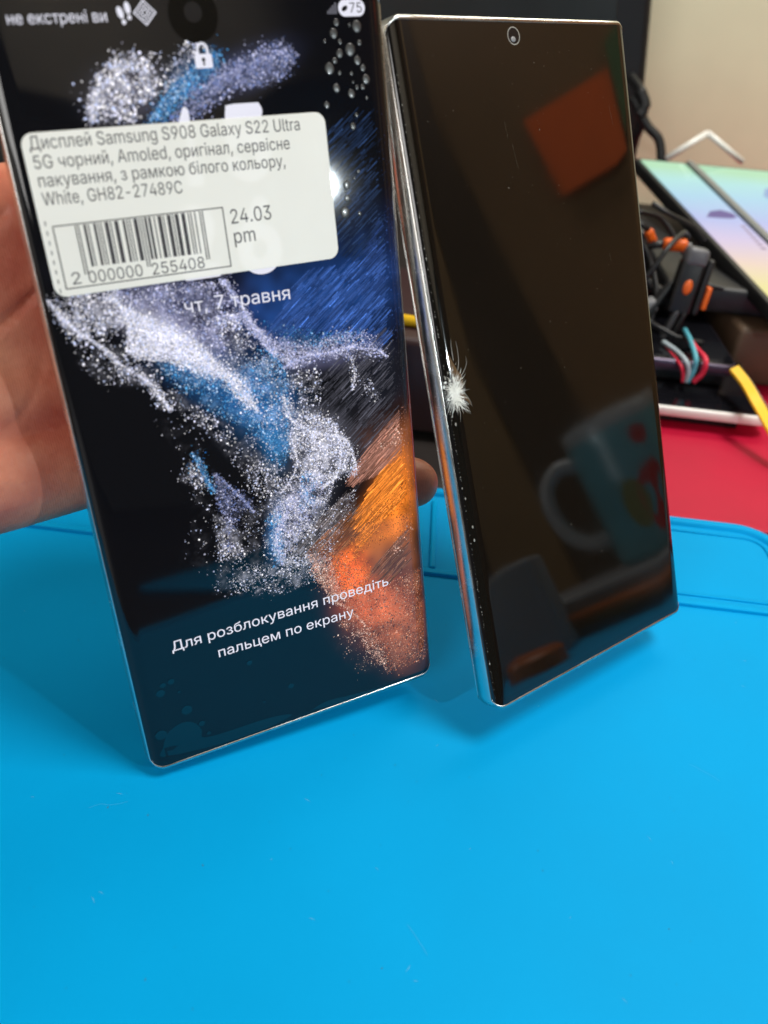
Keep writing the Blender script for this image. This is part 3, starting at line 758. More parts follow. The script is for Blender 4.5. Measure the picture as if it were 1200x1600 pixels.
        pc = np.array(PAL[pal]); col = pc[RNG.integers(0, len(pc), len(p))] * np.clip(RNG.lognormal(0, .35, len(p)), .3, 1.2)[:, None]
        facets(p, .085 * np.clip(RNG.lognormal(0, .4, len(p)), .4, 2.2), col)
    for n, c, poly in STREAKS:
        pl = np.array(poly); lo = pl.min(0); hi = pl.max(0)
        p = lo + RNG.random((n * 6, 2)) * (hi - lo)
        p = p[inside(p, poly)][:n]
        for (x, y) in p:
            a = math.radians(36.5 + random.gauss(0, 1.6)); L = random.uniform(1.2, 6.5); hw = random.uniform(.035, .10)
            s = random.lognormvariate(-0.1, 0.6); cl = tuple(k * s for k in c)
            z = hz(x) + 0.03 + random.random() * 0.004
            dx, dy = math.cos(a), math.sin(a)
            e0 = (x - dx * L / 2, y - dy * L / 2); e1 = (x + dx * L / 2, y + dy * L / 2)
            if max(abs(e0[0]), abs(e1[0])) > 37.8: continue
            b0 = len(vv)
            vv.extend([(e0[0] - dy * hw, e0[1] + dx * hw, hz(e0[0]) + .03), (e0[0] + dy * hw, e0[1] - dx * hw, hz(e0[0]) + .03),
                       (e1[0] + dy * hw, e1[1] - dx * hw, hz(e1[0]) + .03), (e1[0] - dy * hw, e1[1] + dx * hw, hz(e1[0]) + .03)])
            cc.extend([cl] * 4); ff.append((b0, b0 + 1, b0 + 2, b0 + 3))
    tag(mesh_obj('picture_grains', vv, ff, M_PIX, sc, False, np.array(cc)), kind='stuff')
    return sc

def lit_phone():
    t = thing('smartphone', 'lit phone with a price sticker and a sand swirl on its lock screen', 'phone', TL, RL)
    phone_body(t, M_GLASS)
    sc = wallpaper(t)
    Z = lambda x: hz(x) + 0.085
    # clean round cut-out of the film round the camera
    m = MB(); disc(m, -1.0, 77.0, 4.7, Z(0) - .005, 40)
    m.obj('camera_cutout', mat('cutout_glass', (0.001, 0.001, 0.001), 0.03, spec=0.25), t)
    m = MB(); disc(m, -1.0, 77.4, 1.7, Z(0) + .005, 24); m.obj('front_camera', M_GLOSSB, t)
    # clock, date, hint and status bar
    for ch, x0, x1, y0, y1 in (('1', -7.0, -3.8, 47.6, 61.7), ('5', 1.6, 10.5, 47.4, 61.7), ('2', -11.2, -3.0, 30.1, 44.2), ('6', 1.0, 10.4, 29.3, 44.4)):
        m = MB(); text(m, ch, x0, x1, 0, 1, Z(0), 0.032, box=(y0, y1)); m.obj('clock_digit', M_UI, t)
    m = MB(); text(m, 'чт, 7 травня', -11.9, 10.9, 23.85, 2.75, Z(0), 0.0, slope=-.02); m.obj('date_text', M_UI, t)
    m = MB(); text(m, 'Для розблокування проведіть', -28.3, 27.5, -50.9, 2.55, Z(0), 0.0)
    text(m, 'пальцем по екрану', -18.0, 17.2, -56.1, 2.55, Z(0), 0.0, slope=-.01); m.obj('hint_text', M_UI, t)
    m = MB(); text(m, 'не екстрені ви', -33.6, -16.8, 76.2, 1.9, Z(0), 0.0); m.obj('status_text', M_UI, t)
    m = MB()
    disc(m, -14.3, 77.6, .55, Z(0), 16, 1.0, .25); disc(m, -13.9, 76.1, .38, Z(0), 12, .42)
    disc(m, -12.9, 78.3, .52, Z(0), 16, 1.0, .1); disc(m, -12.8, 76.8, .36, Z(0), 12, .4)
    m.obj('steps_icon', M_UI, t)
    m = MB()
    for s_, e_ in ((2.1, 1.75), (1.35, 1.1), (.75, .45)):
        for k in range(4):
            a = math.pi / 2 * k; a2 = a + math.pi / 2
            m.add([(-9.9 + s_ * math.cos(a) , 77.5 + s_ * math.sin(a), Z(0)), (-9.9 + s_ * math.cos(a2), 77.5 + s_ * math.sin(a2), Z(0)),
                   (-9.9 + e_ * math.cos(a2), 77.5 + e_ * math.sin(a2), Z(0)), (-9.9 + e_ * math.cos(a), 77.5 + e_ * math.sin(a), Z(0))], [(0, 1, 2, 3)])
    m.obj('contactless_icon', M_UI, t)
    m = MB()
    for k in range(4): m.box(26.0 + k * .55, 26.35 + k * .55, 76.5, 77.1 + k * .45, Z(0) - .02, Z(0))
    m.obj('signal_icon', M_UIDIM, t)
    pill = MB().poly(rrect(28.4, 34.2, 76.0, 78.95, 1.45, 8), Z(0)).obj('battery_icon', M_UI, t)
    m = MB(); text(m, '75', 30.9, 33.5, 76.65, 1.75, Z(0) + .03, 0.0)
    disc(m, 29.75, 77.4, .72, Z(0) + .03, 16, .42, .5)
    m.obj('battery_text', M_GLOSSB, pill)
    m = MB(); m.poly(rrect(-2.0, 1.35, 68.1, 70.5, .35, 4), Z(0))
    pts = [(-1.25, 70.4)] + [(-.33 + .95 * math.cos(math.radians(a)), 71.3 + .95 * math.sin(math.radians(a))) for a in range(180, -1, -15)] + [(.62, 70.4)]
    for a, b_ in zip(pts[:-1], pts[1:]):
        d = np.array(b_) - np.array(a); d /= np.linalg.norm(d); nrm = np.array([-d[1], d[0]]) * .24
        m.add([(a[0] - nrm[0], a[1] - nrm[1], Z(0)), (a[0] + nrm[0], a[1] + nrm[1], Z(0)), (b_[0] + nrm[0], b_[1] + nrm[1], Z(0)), (b_[0] - nrm[0], b_[1] - nrm[1], Z(0))], [(0, 1, 2, 3)])
    lk = m.obj('padlock_icon', M_UI, t)
    m = MB(); disc(m, -.33, 69.55, .36, Z(0) + .02, 14); m.box(-.5, -.16, 68.55, 69.5, Z(0), Z(0) + .02); m.obj('keyhole', M_GLOSSB, lk)
    # price sticker
    z0, z1 = TH + 0.08, TH + 0.22
    v, f = rslab(-35.9, 23.1, 30.4, 59.2, z0, z1, 2.2, 0.06, 7)
    st = mesh_obj('sticker', v, f, M_STICK, t)
    zt = z1 + 0.012
    m = MB()
    text(m, 'Дисплей Samsung S908 Galaxy S22 Ultra', -34.6, 17.4, 56.45, 2.25, zt, 0.0, slope=-.006)
    text(m, '5G чорний, Amoled, оригінал, сервісне', -34.5, 14.8, 53.2, 2.25, zt, 0.0, slope=-.008)
    text(m, 'пакування, з рамкою білого кольору,', -34.4, 13.4, 50.1, 2.25, zt, 0.0, slope=-.01)
    text(m, 'White, GH82-27489C', -34.4, -8.4, 46.95, 2.25, zt, 0.0, slope=-.012)
    m.obj('product_text', M_STICKTXT, st)
    m = MB()
    text(m, '24.03', .4, 9.0, 39.9, 2.75, zt, 0.0); text(m, 'pm', .5, 5.0, 36.1, 2.75, zt, 0.0)
    m.obj('date_stamp', M_STICKTXT, st)
    # EAN-13 bars and frame
    code = '2000000255408'
    Lc = ['0001101', '0011001', '0010011', '0111101', '0100011', '0110001', '0101111', '0111011', '0110111', '0001011']
    Gc = [''.join('1' if c == '0' else '0' for c in s)[::-1] for s in Lc]
    par = ['LLLLLL', 'LLGLGG', 'LLGGLG', 'LLGGGL', 'LGLLGG', 'LGGLLG', 'LGGGLL', 'LGLGLG', 'LGLGGL', 'LGGLGL'][int(code[0])]
    bits = '101' + ''.join((Lc if par[i] == 'L' else Gc)[int(code[i + 1])] for i in range(6)) + '01010'
    bits += ''.join(''.join('1' if c == '0' else '0' for c in Lc[int(code[i + 7])]) for i in range(6)) + '101'
    m = MB()
    bx0, bx1 = -29.8, -5.1; mw = (bx1 - bx0) / 95
    i = 0
    while i < 95:
        if bits[i] == '1':
            j = i
            while j < 95 and bits[j] == '1': j += 1
            guard = i < 3 or i >= 92 or 45 <= i < 50
            x0 = bx0 + i * mw; x1 = bx0 + j * mw - mw * .08
            yb = 34.0 if guard else 35.3
            m.add([(x0, yb - .012 * (x0 - bx0), zt), (x1, yb - .012 * (x1 - bx0), zt), (x1, 42.95, zt), (x0, 42.95, zt)], [(0, 1, 2, 3)])
            i = j
        else: i += 1
    text(m, '2', -32.3, -30.7, 32.45, 2.2, zt, 0.0)
    text(m, '000000', -29.2, -18.9, 32.3, 2.2, zt, 0.0); text(m, '255408', -17.0, -6.4, 32.2, 2.2, zt, 0.0)
    fx0, fx1, fy0, fy1 = -33.8, -.9, 31.7, 43.3
    for a, b_, c, d in ((fx0, fx1, fy1 - .22, fy1), (fx0, fx1, fy0, fy0 + .22), (fx0, fx0 + .24, fy0, fy1), (fx1 - .24, fx1, fy0, fy1)):
        m.add([(a, c, zt + .004), (b_, c, zt + .004), (b_, d, zt + .004), (a, d, zt + .004)], [(0, 1, 2, 3)])
    y = 31.2
    while y < 44:
        m.add([(-34.95, y, zt), (-34.75, y, zt), (-34.75, y + .8, zt), (-34.95, y + .8, zt)], [(0, 1, 2, 3)]); y += 1.75
    m.obj('barcode', M_STICKTXT, st)
    # air bubbles under the film
    for x, y, r in BUB:
        v, f = dome(x, y, r * .95, r * 1.1, r * .08 + .02, hz(x) + .05, rot=random.uniform(-.3, .3))
        mesh_obj('air_bubble', v, f, M_BUB, t, True)
    for x, y, r in FB:
        m = MB(); disc(m, x, y, r, Z(x) + .01, 24, r * .93); m.obj('film_spot', M_FILM, t)
    for p in (FP, FP2):
        p = [(a, max(b_, -80.7)) for a, b_ in p]
        p = smooth_pts([(a, b_, 0) for a, b_ in p + [p[0]]], 5)[:-1]
        MB().poly([(max(min(q[0], 36.6), -36.6), max(q[1], -80.9)) for q in p], lambda x: hz(x) + .055).obj('film_patch', M_FILM, t)
    return t
lit_phone()

# ---- cracked phone
def cracked_phone():
    t = thing('smartphone', 'dark phone with a shattered left edge, its glass mirroring an orange note and mug', 'phone', TR, RR)
    phone_body(t, M_GLASSR)
    v, f = sheet(37.6, -78.6, 80.1, 2.0, 0.02)
    mesh_obj('screen', v, f, mat('dark_screen', (0.0045, 0.0034, 0.0022), 0.055, spec=0.74, rvar=0.03, vscale=38), t, True)
    cx, cy = -2.2, 77.5
    m = MB(); ringm(m, cx, cy, 1.75, 1.98, TH + .05); rg = m.obj('front_camera', M_CHIPD, t)
    m = MB(); disc(m, cx, cy, 1.72, TH + .045, 28); m.obj('camera_window', M_GLOSSB, rg)
    v, f = dome(cx - .25, cy - .75, .75, .6, .12, TH + .05); mesh_obj('lens', v, f, M_GREY, rg, True)  # grey dome painted in as the highlight on the dark camera window
    # shattered spot
    c0 = (-35.8, 0.6)
    m = MB()
    def sliver(x, y, a, L, w, z=0.05, lift=0.0):
        dx, dy = math.cos(a), math.sin(a)
        x1 = x + dx * L; y1 = y + dy * L
        if x1 < -38.3: x1 = -38.3
        if x < -38.3: x = -38.3
        m.add([(x - dy * w, y + dx * w, hz(x) + z), (x + dy * w, y - dx * w, hz(x) + z), (x1, y1, hz(x1) + z + lift)], [(0, 1, 2)])
    for k in range(430):
        a = random.uniform(0, 6.283)
        r0 = abs(random.gauss(0, 1.15)) * (0.5 + float(vnoise([(a * 1.7, 7.0)], 8)[0]))
        L = random.uniform(.4, 2.3) * (0.45 + 1.25 * float(vnoise([(a * 1.3, 2.0)], 5)[0])) * (1.25 if abs(math.sin(a)) > .6 else .8)
        sliver(c0[0] + r0 * math.cos(a) * .8, c0[1] + r0 * 1.35 * math.sin(a), a + random.gauss(0, .35), L, random.uniform(.03, .10), .05 + random.random() * .12, random.uniform(0, .25))
    for k in range(46):
        a = random.choice((random.gauss(1.6, .35), random.gauss(4.6, .4), random.gauss(-.5, .35)))
        sliver(c0[0], c0[1], a, random.uniform(2.5, 5.2), random.uniform(.05, .1), .06, .1)
    for k in range(46):                       # flat broken shards
        a = random.uniform(0, 6.283); r0 = abs(random.gauss(0, 1.9)); s = random.uniform(.15, .55)
        x = max(-38.0, c0[0] + r0 * .8 * math.cos(a)); y = c0[1] + 1.4 * r0 * math.sin(a)
        q = [(x + s * random.uniform(.4, 1) * math.cos(b_), y + s * random.uniform(.5, 1.3) * math.sin(b_)) for b_ in (0.3 + a, 1.9 + a, 3.4 + a, 5.0 + a)]
        m.add([(max(-38.3, p[0]), p[1], hz(p[0]) + .06 + random.uniform(0, .12)) for p in q], [(0, 1, 2, 3)])
    m.obj('shattered_spot', M_CHIP, t)
    # shell shaped flakes and the long hair cracks that leave the spot
    def band(pts, w):
        P = smooth_pts([(a, b_, 0) for a, b_ in pts], 6); v = []; f = []
        for i, p in enumerate(P):
            q = P[min(i + 1, len(P) - 1)]; o = P[max(i - 1, 0)]
            d = np.array([q[0] - o[0], q[1] - o[1]]); d /= np.linalg.norm(d)
            s = w * (1 - .8 * i / (len(P) - 1))
            v += [(p[0] - d[1] * s, p[1] + d[0] * s, hz(p[0]) + .05), (p[0] + d[1] * s, p[1] - d[0] * s, hz(p[0]) + .05)]
        for i in range(len(P) - 1): f.append((2 * i, 2 * i + 1, 2 * i + 3, 2 * i + 2))
        return v, f
    for pts in ([(-34.6, 1.2), (-33.2, .1), (-31.9, -1.8), (-31.3, -3.6)], [(-33.6, 3.9), (-32.3, 5.0), (-31.2, 6.5), (-31.0, 8.2)], [(-34.0, 5.6), (-33.4, 7.6), (-33.2, 10.4), (-33.4, 12.2)],
                [(-34.9, 8.0), (-34.9, 11.2), (-34.7, 13.0)], [(-35.6, -2.6), (-35.2, -4.4), (-35.6, -6.4)]):
        v, f = band(pts, .09); mesh_obj('hair_crack', v, f, M_CHIPD, t)
    for pts in ([(-36.2, 10.6), (-35.3, 8.2), (-34.2, 5.6), (-33.2, 4.4), (-33.0, 2.4), (-33.6, .6), (-35.6, 1.2), (-35.9, 5.0)],
                [(-34.8, .8), (-33.2, -.2), (-32.0, -1.9), (-31.5, -3.2), (-32.6, -2.0), (-34.0, -1.6), (-35.2, -1.2)]):
        n = len(pts)
        cxm = sum(p[0] for p in pts) / n; cym = sum(p[1] for p in pts) / n
        v = [(a, b_, hz(a) + .035) for a, b_ in pts] + [(cxm, cym, hz(cxm) + .2)]
        mesh_obj('glass_flake', v, [(i, (i + 1) % n, n) for i in range(n)], M_FLAKE, t, True)
    # chipped row along the curved edge
    m = MB()
    y = -78.0
    while y < 70:
        y += random.expovariate(1 / .5)
        if random.random() < .35: y += random.uniform(0, 2)
        s = random.uniform(.02, .06) * (1.8 if random.random() < .12 else 1); x = -37.55 + random.gauss(0, .05) + .0012 * y
        l = random.uniform(.8, 3.2)
        m.add([(x - s, y - s * l, hz(x - s) + .05), (x + s, y - s * l * .7, hz(x + s) + .05), (x + s * .6, y + s * l, hz(x) + .07), (x - s, y + s * l * .6, hz(x - s) + .06)], [(0, 1, 2, 3)])
    for k in range(9):
        y = random.uniform(-78, 20); x = random.uniform(-37.8, -36.6); s = random.uniform(.14, .3)
        v, f = dome(x, y, s, s * 1.6, .05, hz(x) + .04, 8, 2); m.add(v, f)
    tag(m.obj('edge_chips', M_CHIPD, t), kind='stuff')
    m = MB()
    for k in range(170):
        x = random.uniform(-33, 37); y = -79 + 158 * random.random() ** .62; s = random.choice((.035, .04, .045, .05, .06, .07, .09, .14)); a = random.random() * 6.28
        l = random.choice((1, 1, 1.4, 2.4)); dx, dy = math.cos(a) * s * l, math.sin(a) * s * l; ex, ey = -math.sin(a) * s * .6, math.cos(a) * s * .6
        z = hz(x) + .06
        m.add([(x - dx, y - dy, z), (x + ex, y + ey, z + .03), (x + dx, y + dy, z), (x - ex, y - ey, z)], [(0, 1, 2, 3)])
    for k in range(4):                        # fine scratches
        x = random.uniform(-30, 30); y = random.uniform(20, 76); a = math.radians(random.choice((84, 96, 100, 62))); L = random.uniform(2, 6)
        m.add([(x, y, TH + .05), (x + .015, y, TH + .05), (x + .015 + L * math.cos(a), y + L * math.sin(a), TH + .05), (x + L * math.cos(a), y + L * math.sin(a), TH + .05)], [(0, 1, 2, 3)])
    tag(m.obj('dust', M_DUST, t), kind='stuff')
    return t
cracked_phone()

# ------------------------------------------------------------------ hand
def build_hand():
    h = thing('hand_tmp', 'x', 'x', TL, RL)
    chains = [
        [(-100, -5, -30, 18), (-72, -7.5, -27, 17), (-46, -7.5, -25.5, 15.5), (-30, -9, -26, 13), (-16, -11, -26, 10.3)],
        [(-110, 20, -34, 17), (-50, 17, -30, 15), (-14, 12, -29, 11)],
        [(-110, 32, -34, 16), (-50, 30, -31, 15), (-14, 30, -29, 11.5)],
        [(-108, 9, -32, 17), (-50, 7.5, -27.5, 15), (-16, 1, -27.5, 10.5)],
        [(-110, 26, -34, 17), (-50, 23.5, -30.3, 15), (-16, 21, -29, 11)],
        [(-110, 37, -34, 17), (-47, 36, -31, 14.6), (-16, 38, -28, 11)],
        [(-110, 42, -34, 16), (-45, 42, -31, 14), (-18, 47, -27, 10.5)],
        [(-108, 38, -30, 19), (-84, 54, -22, 17), (-68, 72, -15, 13.5), (-57, 94, -8, 11.0), (-53, 112, -5, 10), (-52, 126, -5, 8)],
        [(-16, -10, -26, 10), (14, -21, -27, 8.6), (32, -28.5, -21, 8.2), (46.5, -33.5, -15, 7.3)],
        [(-14, 12, -29, 11), (22, -4, -35, 9.4), (38, -15, -37, 9), (47, -20, -35, 8)],
        [(-14, 30, -29, 11.5), (10, 20, -37, 9.8), (24, 13, -33, 9), (26, 8, -22, 8)],
        [(-18, 47, -27, 10.5), (10, 40, -36, 9.4), (24, 34, -32, 8.6), (25, 30, -21, 7.6)],
        [(-108, 18, -36, 23), (-150, 14, -42, 27), (-230, 6, -54, 31)],
        [(-108, 32, -36, 20), (-150, 30, -44, 24), (-230, 22, -58, 28)],
    ]
    mb = MB()
    def ball(c, r):
        prof = [(r * math.cos(a), r * math.sin(a)) for a in np.linspace(-math.pi / 2 + .01, math.pi / 2 - .01, 9)]
        mb.lathe(prof, c, 14)
        n0 = len(mb.v)
        mb.f.append(tuple(range(n0 - 14, n0))); mb.f.append(tuple(range(n0 - 14 * 9, n0 - 14 * 8))[::-1])
    for ch in chains:
        P = smooth_pts(ch, 7)
        for p in P: ball(p[:3], p[3])
    o = mb.obj('hand', M_SKIN)
    o.matrix_world = h.matrix_world.copy()
    r = o.modifiers.new('r', 'REMESH'); r.mode = 'VOXEL'; r.voxel_size = 0.0011; r.use_smooth_shade = True
    s = o.modifiers.new('s', 'SMOOTH'); s.factor = 0.5; s.iterations = 26
    dg = bpy.context.evaluated_depsgraph_get(); dg.update()
    me = bpy.data.meshes.new_from_object(o.evaluated_get(dg))
    me.name = 'hand'
    # palm creases pressed into the surface
    n = len(me.vertices); co = np.empty(n * 3, np.float32); me.vertices.foreach_get('co', co); co = co.reshape(-1, 3) / MM
    no = np.array([tuple(v.normal) for v in me.vertices])
    for pts, dep, wid in (([(-62, 17, 0), (-52, 21, 0), (-44, 25.5, 0), (-36, 31, 0)], 1.5, .75), ([(-62, 34, 0), (-50, 38, 0), (-40, 46, 0)], 1.1, .8), ([(-50, 3, 0), (-44, 8, 0), (-40, 15, 0)], .3, .9), ([(-58, -2, 0), (-50, 1, 0), (-42, 1, 0)], .22, .8)):
        P = np.array(smooth_pts(pts, 12))[:, :2]
        d = np.min(np.linalg.norm(co[:, None, :2] - P[None], axis=2), axis=1)
        mask = (no[:, 2] > 0)
        co -= (no * (dep * np.exp(-(d / wid) ** 2) * mask)[:, None])
    me.vertices.foreach_set('co', (co * MM).astype(np.float32).ravel())
    me.polygons.foreach_set('use_smooth', [True] * len(me.polygons))
    me.update()
    o.modifiers.clear(); o.data = me
    if not me.materials: me.materials.append(M_SKIN)
    bpy.data.objects.remove(h)
    return tag(o, 'bare hand holding the lit phone from behind, palm at its left edge', 'hand')
build_hand()

# ------------------------------------------------------------------ clutter behind
# phone lying face up on the red table, one pale edge showing
def flat_phone(name, label, x0, x1, y0, y1, z0, z1, rot, body, top, r=6):
    t = thing(name, label, 'phone', ((x0 + x1) / 2, (y0 + y1) / 2, z0), Matrix.Rotation(math.radians(rot), 3, 'Z'))
    w, l, h = (x1 - x0) / 2, (y1 - y0) / 2, z1 - z0
    v, f = rslab(-w, w, -l, l, 0, h, r, min(1.3, h / 2.2)); mesh_obj('body', v, f, body, t, True, auto=50)
    v, f = rslab(-w + 1.2, w - 1.2, -l + 1.2, l - 1.2, h - .2, h + .25, r - 1, .1); mesh_obj('screen', v, f, top, t)
    return t
flat_phone('smartphone', 'white edged phone lying face up on the red table at the bottom of the heap', 92, 168, 349, 488, 2.2, 7.2, 0.5, M_WHITE, M_GLOSSB, 7)
flat_phone('smartphone', 'dark purple phone wrapped in coloured wires on top of the white edged phone', 84, 152, 370, 504, 14.5, 20.2, 1.0, M_PURPLE, M_GLOSSB, 6)
t = MB().box(92, 156, 357, 480, -4, 2.1, 1.0)  # added black pad, lifts the phone and blackens the shadow below it
tag(t.obj('shadow_pad', M_BLACK, None, True, 40), 'black pad added under the white edged phone to raise it and darken its shadow', 'case')
t = MB().box(98, 150, 376, 482, 7.6, 14.4, 1.0)
tag(t.obj('battery_pack', M_BLACK, None, True, 40), 'flat black battery pack between the white edged and dark purple phones', 'battery')

# coloured wires looped round the purple phone edge
def wire(label, m, pts, r, cat='wire'):
    o = MB().tube(smooth_pts(pts, 8), r, 8).obj('wire', m, None, True)
    return tag(o, label, cat, 'wires looped round the dark phone')
wire('red wire loop with the wider bend, rightmost round the dark purple phone edge', M_CRED, [(132.5, 386.0, 24.1), (134.9, 379.0, 22.7), (135.6, 367.5, 23.4), (136.0, 366.5, 17.5), (133.4, 367.0, 12.1)], 1.35)
wire('teal wire loop beside the wide red loop at the dark purple phone edge', M_TEAL, [(130.6, 392.0, 26.8), (130.9, 382.0, 26.3), (131.2, 368.0, 23.8), (131.7, 366.5, 18.2), (130.7, 366.5, 12.0)], 1.15)
wire('grey wire loop, leftmost but one at the dark purple phone edge', M_CGREY, [(120.5, 386.0, 21.9), (124.6, 378.0, 21.8), (126.8, 368.0, 22.0), (129.4, 366.5, 17.9), (130.1, 366.5, 11.9)], 1.15)
wire('thin red wire under the grey wire at the dark purple phone edge', M_CRED, [(121.1, 386.0, 19.7), (123.4, 377.0, 19.9), (125.4, 367.5, 19.5), (127.6, 366.5, 15.4), (128.4, 366.5, 11.7)], 0.8)

# brown wallet and dark case under the displays
t = thing('wallet', 'brown leather case with a red stud under the pastel displays', 'case', (205, 470, -4), Matrix.Rotation(math.radians(4), 3, 'Z'))
MB().box(-48, 60, -62, 60, 0, 30, 3).obj('body', M_BROWN, t, True, 40)
m = MB(); m.lathe([(0.01, 0), (2.6, 0), (2.4, -1.0), (1.2, -1.5), (0.01, -1.6)], (0, 0, 0), 16, frame_m((-23, -62, 19), (1, 0, 0), (0, 0, 1), (0, 1, 0)))
m.obj('stud', mat('red_stud', (0.6, 0.0, 0.01), 0.3), t, True)
t = MB().box(124, 250, 418, 560, 27, 40, 2.0, None)
tag(t.obj('storage_box', M_DARK, None, True, 40), 'low dark plastic box directly under the two pastel displays', 'box')
t = MB().box(60, 122, 470, 580, -4, 48, 3)
tag(t.obj('storage_box', M_BLACK, None, True, 40), 'black plastic box behind the orange connectors', 'box')

# two pastel displays lying side by side
dv = np.array([-0.255, 0.956, 0.141]); dv /= np.linalg.norm(dv)
rv = np.array([0.945, 0.262, -0.03]); rv -= dv * (rv @ dv); rv /= np.linalg.norm(rv)
nv = np.cross(rv, dv)
def grad_mat():
    m = mat('pastel_screen', (0.01, 0.01, 0.012), 0.12, spec=0.6)
    nt = m.node_tree; b = nt.nodes['Principled BSDF']; tc = nt.nodes['Texture Coordinate']
    sep = nt.nodes.new('ShaderNodeSeparateXYZ'); nt.links.new(tc.outputs['Object'], sep.inputs[0])
    mr = nt.nodes.new('ShaderNodeMapRange'); mr.inputs[1].default_value = 0.0; mr.inputs[2].default_value = 0.168
    ns = nt.nodes.new('ShaderNodeTexNoise'); ns.inputs['Scale'].default_value = 14; nt.links.new(tc.outputs['Object'], ns.inputs['Vector'])
    ad = nt.nodes.new('ShaderNodeMath'); ad.operation = 'MULTIPLY_ADD'; ad.inputs[1].default_value = 0.02; nt.links.new(ns.outputs[0], ad.inputs[0]); nt.links.new(sep.outputs['Y'], ad.inputs[2])
    nt.links.new(ad.outputs[0], mr.inputs[0])
    r = nt.nodes.new('ShaderNodeValToRGB'); e = r.color_ramp.elements
    e[0].position = 0.0; e[0].color = (0.87, 0.76, 0.27, 1)
    e[1].position = 1.0; e[1].color = (0.42, 0.76, 0.50, 1)
    for p, c in ((0.14, (0.88, 0.80, 0.35)), (0.30, (0.86, 0.67, 0.58)), (0.46, (0.67, 0.58, 0.82)), (0.60, (0.46, 0.53, 0.88)), (0.78, (0.40, 0.68, 0.87)), (0.9, (0.42, 0.78, 0.78))):
        k = e.new(p); k.color = (*c, 1)
    nt.links.new(mr.outputs[0], r.inputs[0]); nt.links.new(r.outputs[0], b.inputs['Emission Color']); b.inputs['Emission Strength'].default_value = 0.92
    return m
M_GRAD = grad_mat()
M_MARK = mat('screen_mark_purple', (0.01, 0.01, 0.01), 0.15, emit=(0.12, 0.08, 0.36), estr=0.8)
M_MARK2 = mat('screen_mark_grey', (0.01, 0.01, 0.01), 0.15, emit=(0.40, 0.30, 0.45), estr=0.8)
def display(org, width, label):
    t = thing('display_panel', label, 'display', org, Matrix([[rv[i], dv[i], nv[i]] for i in range(3)]))
    v, f = rslab(-3.2, width + 3.0, -14, 171, -7.5, -0.4, 3.5, 1.0); mesh_obj('bezel', v, f, M_BLACK, t, True, auto=50)
    v, f = rslab(0, width, -9, 168, -0.6, 0.0, 1.5, 0.1); s = mesh_obj('screen', v, f, M_GRAD, t)
    return t, s
A0 = np.array([168.5, 400, 41.0]) + rv * 3.4
d1, s1 = display(tuple(A0), 30.5, 'left pastel display with a purple arc, edge toward the cracked phone')
m = MB()
pa = [(8, 92), (14, 100), (22, 103), (28, 100), (29, 95), (24, 92.5), (15, 92)]
m.poly(pa, 0.03); m.obj('arc_mark', M_MARK, s1)
m = MB()
for k in range(7): m.box(23.5 + .25 * k, 26.5 + .25 * k, 57 + 4.2 * k, 59.3 + 4.2 * k, 0.0, 0.04)
m.obj('text_mark', M_MARK2, s1)
d2, s2 = display(tuple(A0 + rv * 37.6), 66, 'right pastel display running out of frame beside the grey bar')
m = MB(); m.poly([(26, 128), (34, 140), (60, 142), (60, 100), (40, 96)], 0.03); m.obj('shade_mark', mat('screen_mark_blue', (0.01, 0.01, 0.01), 0.15, emit=(0.30, 0.48, 0.80), estr=0.8), s2)
# grey bar between them
M_ = frame_m(A0 + rv * 31.9, rv, dv, nv)
t = MB().box(-0.2, 4.4, -14, 170, -6, 1.6, 0.8, M_)
tag(t.obj('metal_rail', mat('rail_grey', (0.20, 0.21, 0.20), 0.4), None, True, 40), 'grey rail lying between the two pastel displays', 'rail')
# pale corner piece
t = MB().box(0, 30, -9, 9, -3, 5, 3.0, frame_m((170.5, 395, 33), (0.98, 0.1, 0.08), (-0.1, 0.97, 0.2), (0, -0.2, 0.98)))
tag(t.obj('charger_plug', mat('beige_plastic', (0.72, 0.62, 0.54), 0.4), None, True, 40), 'beige rounded plug under the lower corner of the pastel displays', 'plug')
# white folded card tent
t = MB()
B0 = np.array([150, 585, 62.0])
for a, b_ in (((0, 0, 0), (22, 4, 17)), ((22, 4, 17), (50, 8, 2))):
    t.tube([B0 + np.array(a), B0 + np.array(b_)], 1.9, 8)
tag(t.obj('wire_stand', M_WHITE, None, True), 'white bent wire stand peeking over the pastel displays', 'stand')

# black clip tool with orange windows
cl = thing('test_clip', 'black spring clip tool with orange windows leaning in the clutter', 'tool', (123.7, 396, 10.8))
ax = np.array([0.092, 0.184, 0.979]); ax /= np.linalg.norm(ax)
sx_ = np.cross(ax, (0, -1, 0)); sx_ /= np.linalg.norm(sx_); sy_ = np.cross(sx_, ax)
Mc = frame_m((0, 0, 0), sx_, ax, sy_)
m = MB(); m.box(-4.6, 6.2, 21, 46, -4, 4, 1.6, Mc); m.obj('body', M_BLACK, cl, True, 40)
m = MB(); m.box(-4.2, 6.6, 43, 52, -4.4, 4.4, 2.4, Mc); m.obj('cap', mat('cap_grey', (0.10, 0.10, 0.11), 0.4), cl, True, 40)
m = MB(); v, f = dome(1.0, 34, 2.2, 3.6, 1.0, 3.9); m.add(xf(Mc, v), f); m.obj('window', M_ORANGE, cl, True)
m = MB(); m.box(7.2, 10.4, 22, 48, -3, 3, 1.4, Mc); m.obj('lever', M_DARK, cl, True, 40)
m = MB(); m.box(10.8, 13.4, 25, 36, -2, 2.6, 1.0, Mc); m.obj('window', M_ORANGE, cl, True, 40)
Mj = frame_m((0, 0, 0), (0.97, 0, -0.24), (0.24, 0.1, 0.965), (0, -1, 0.1))
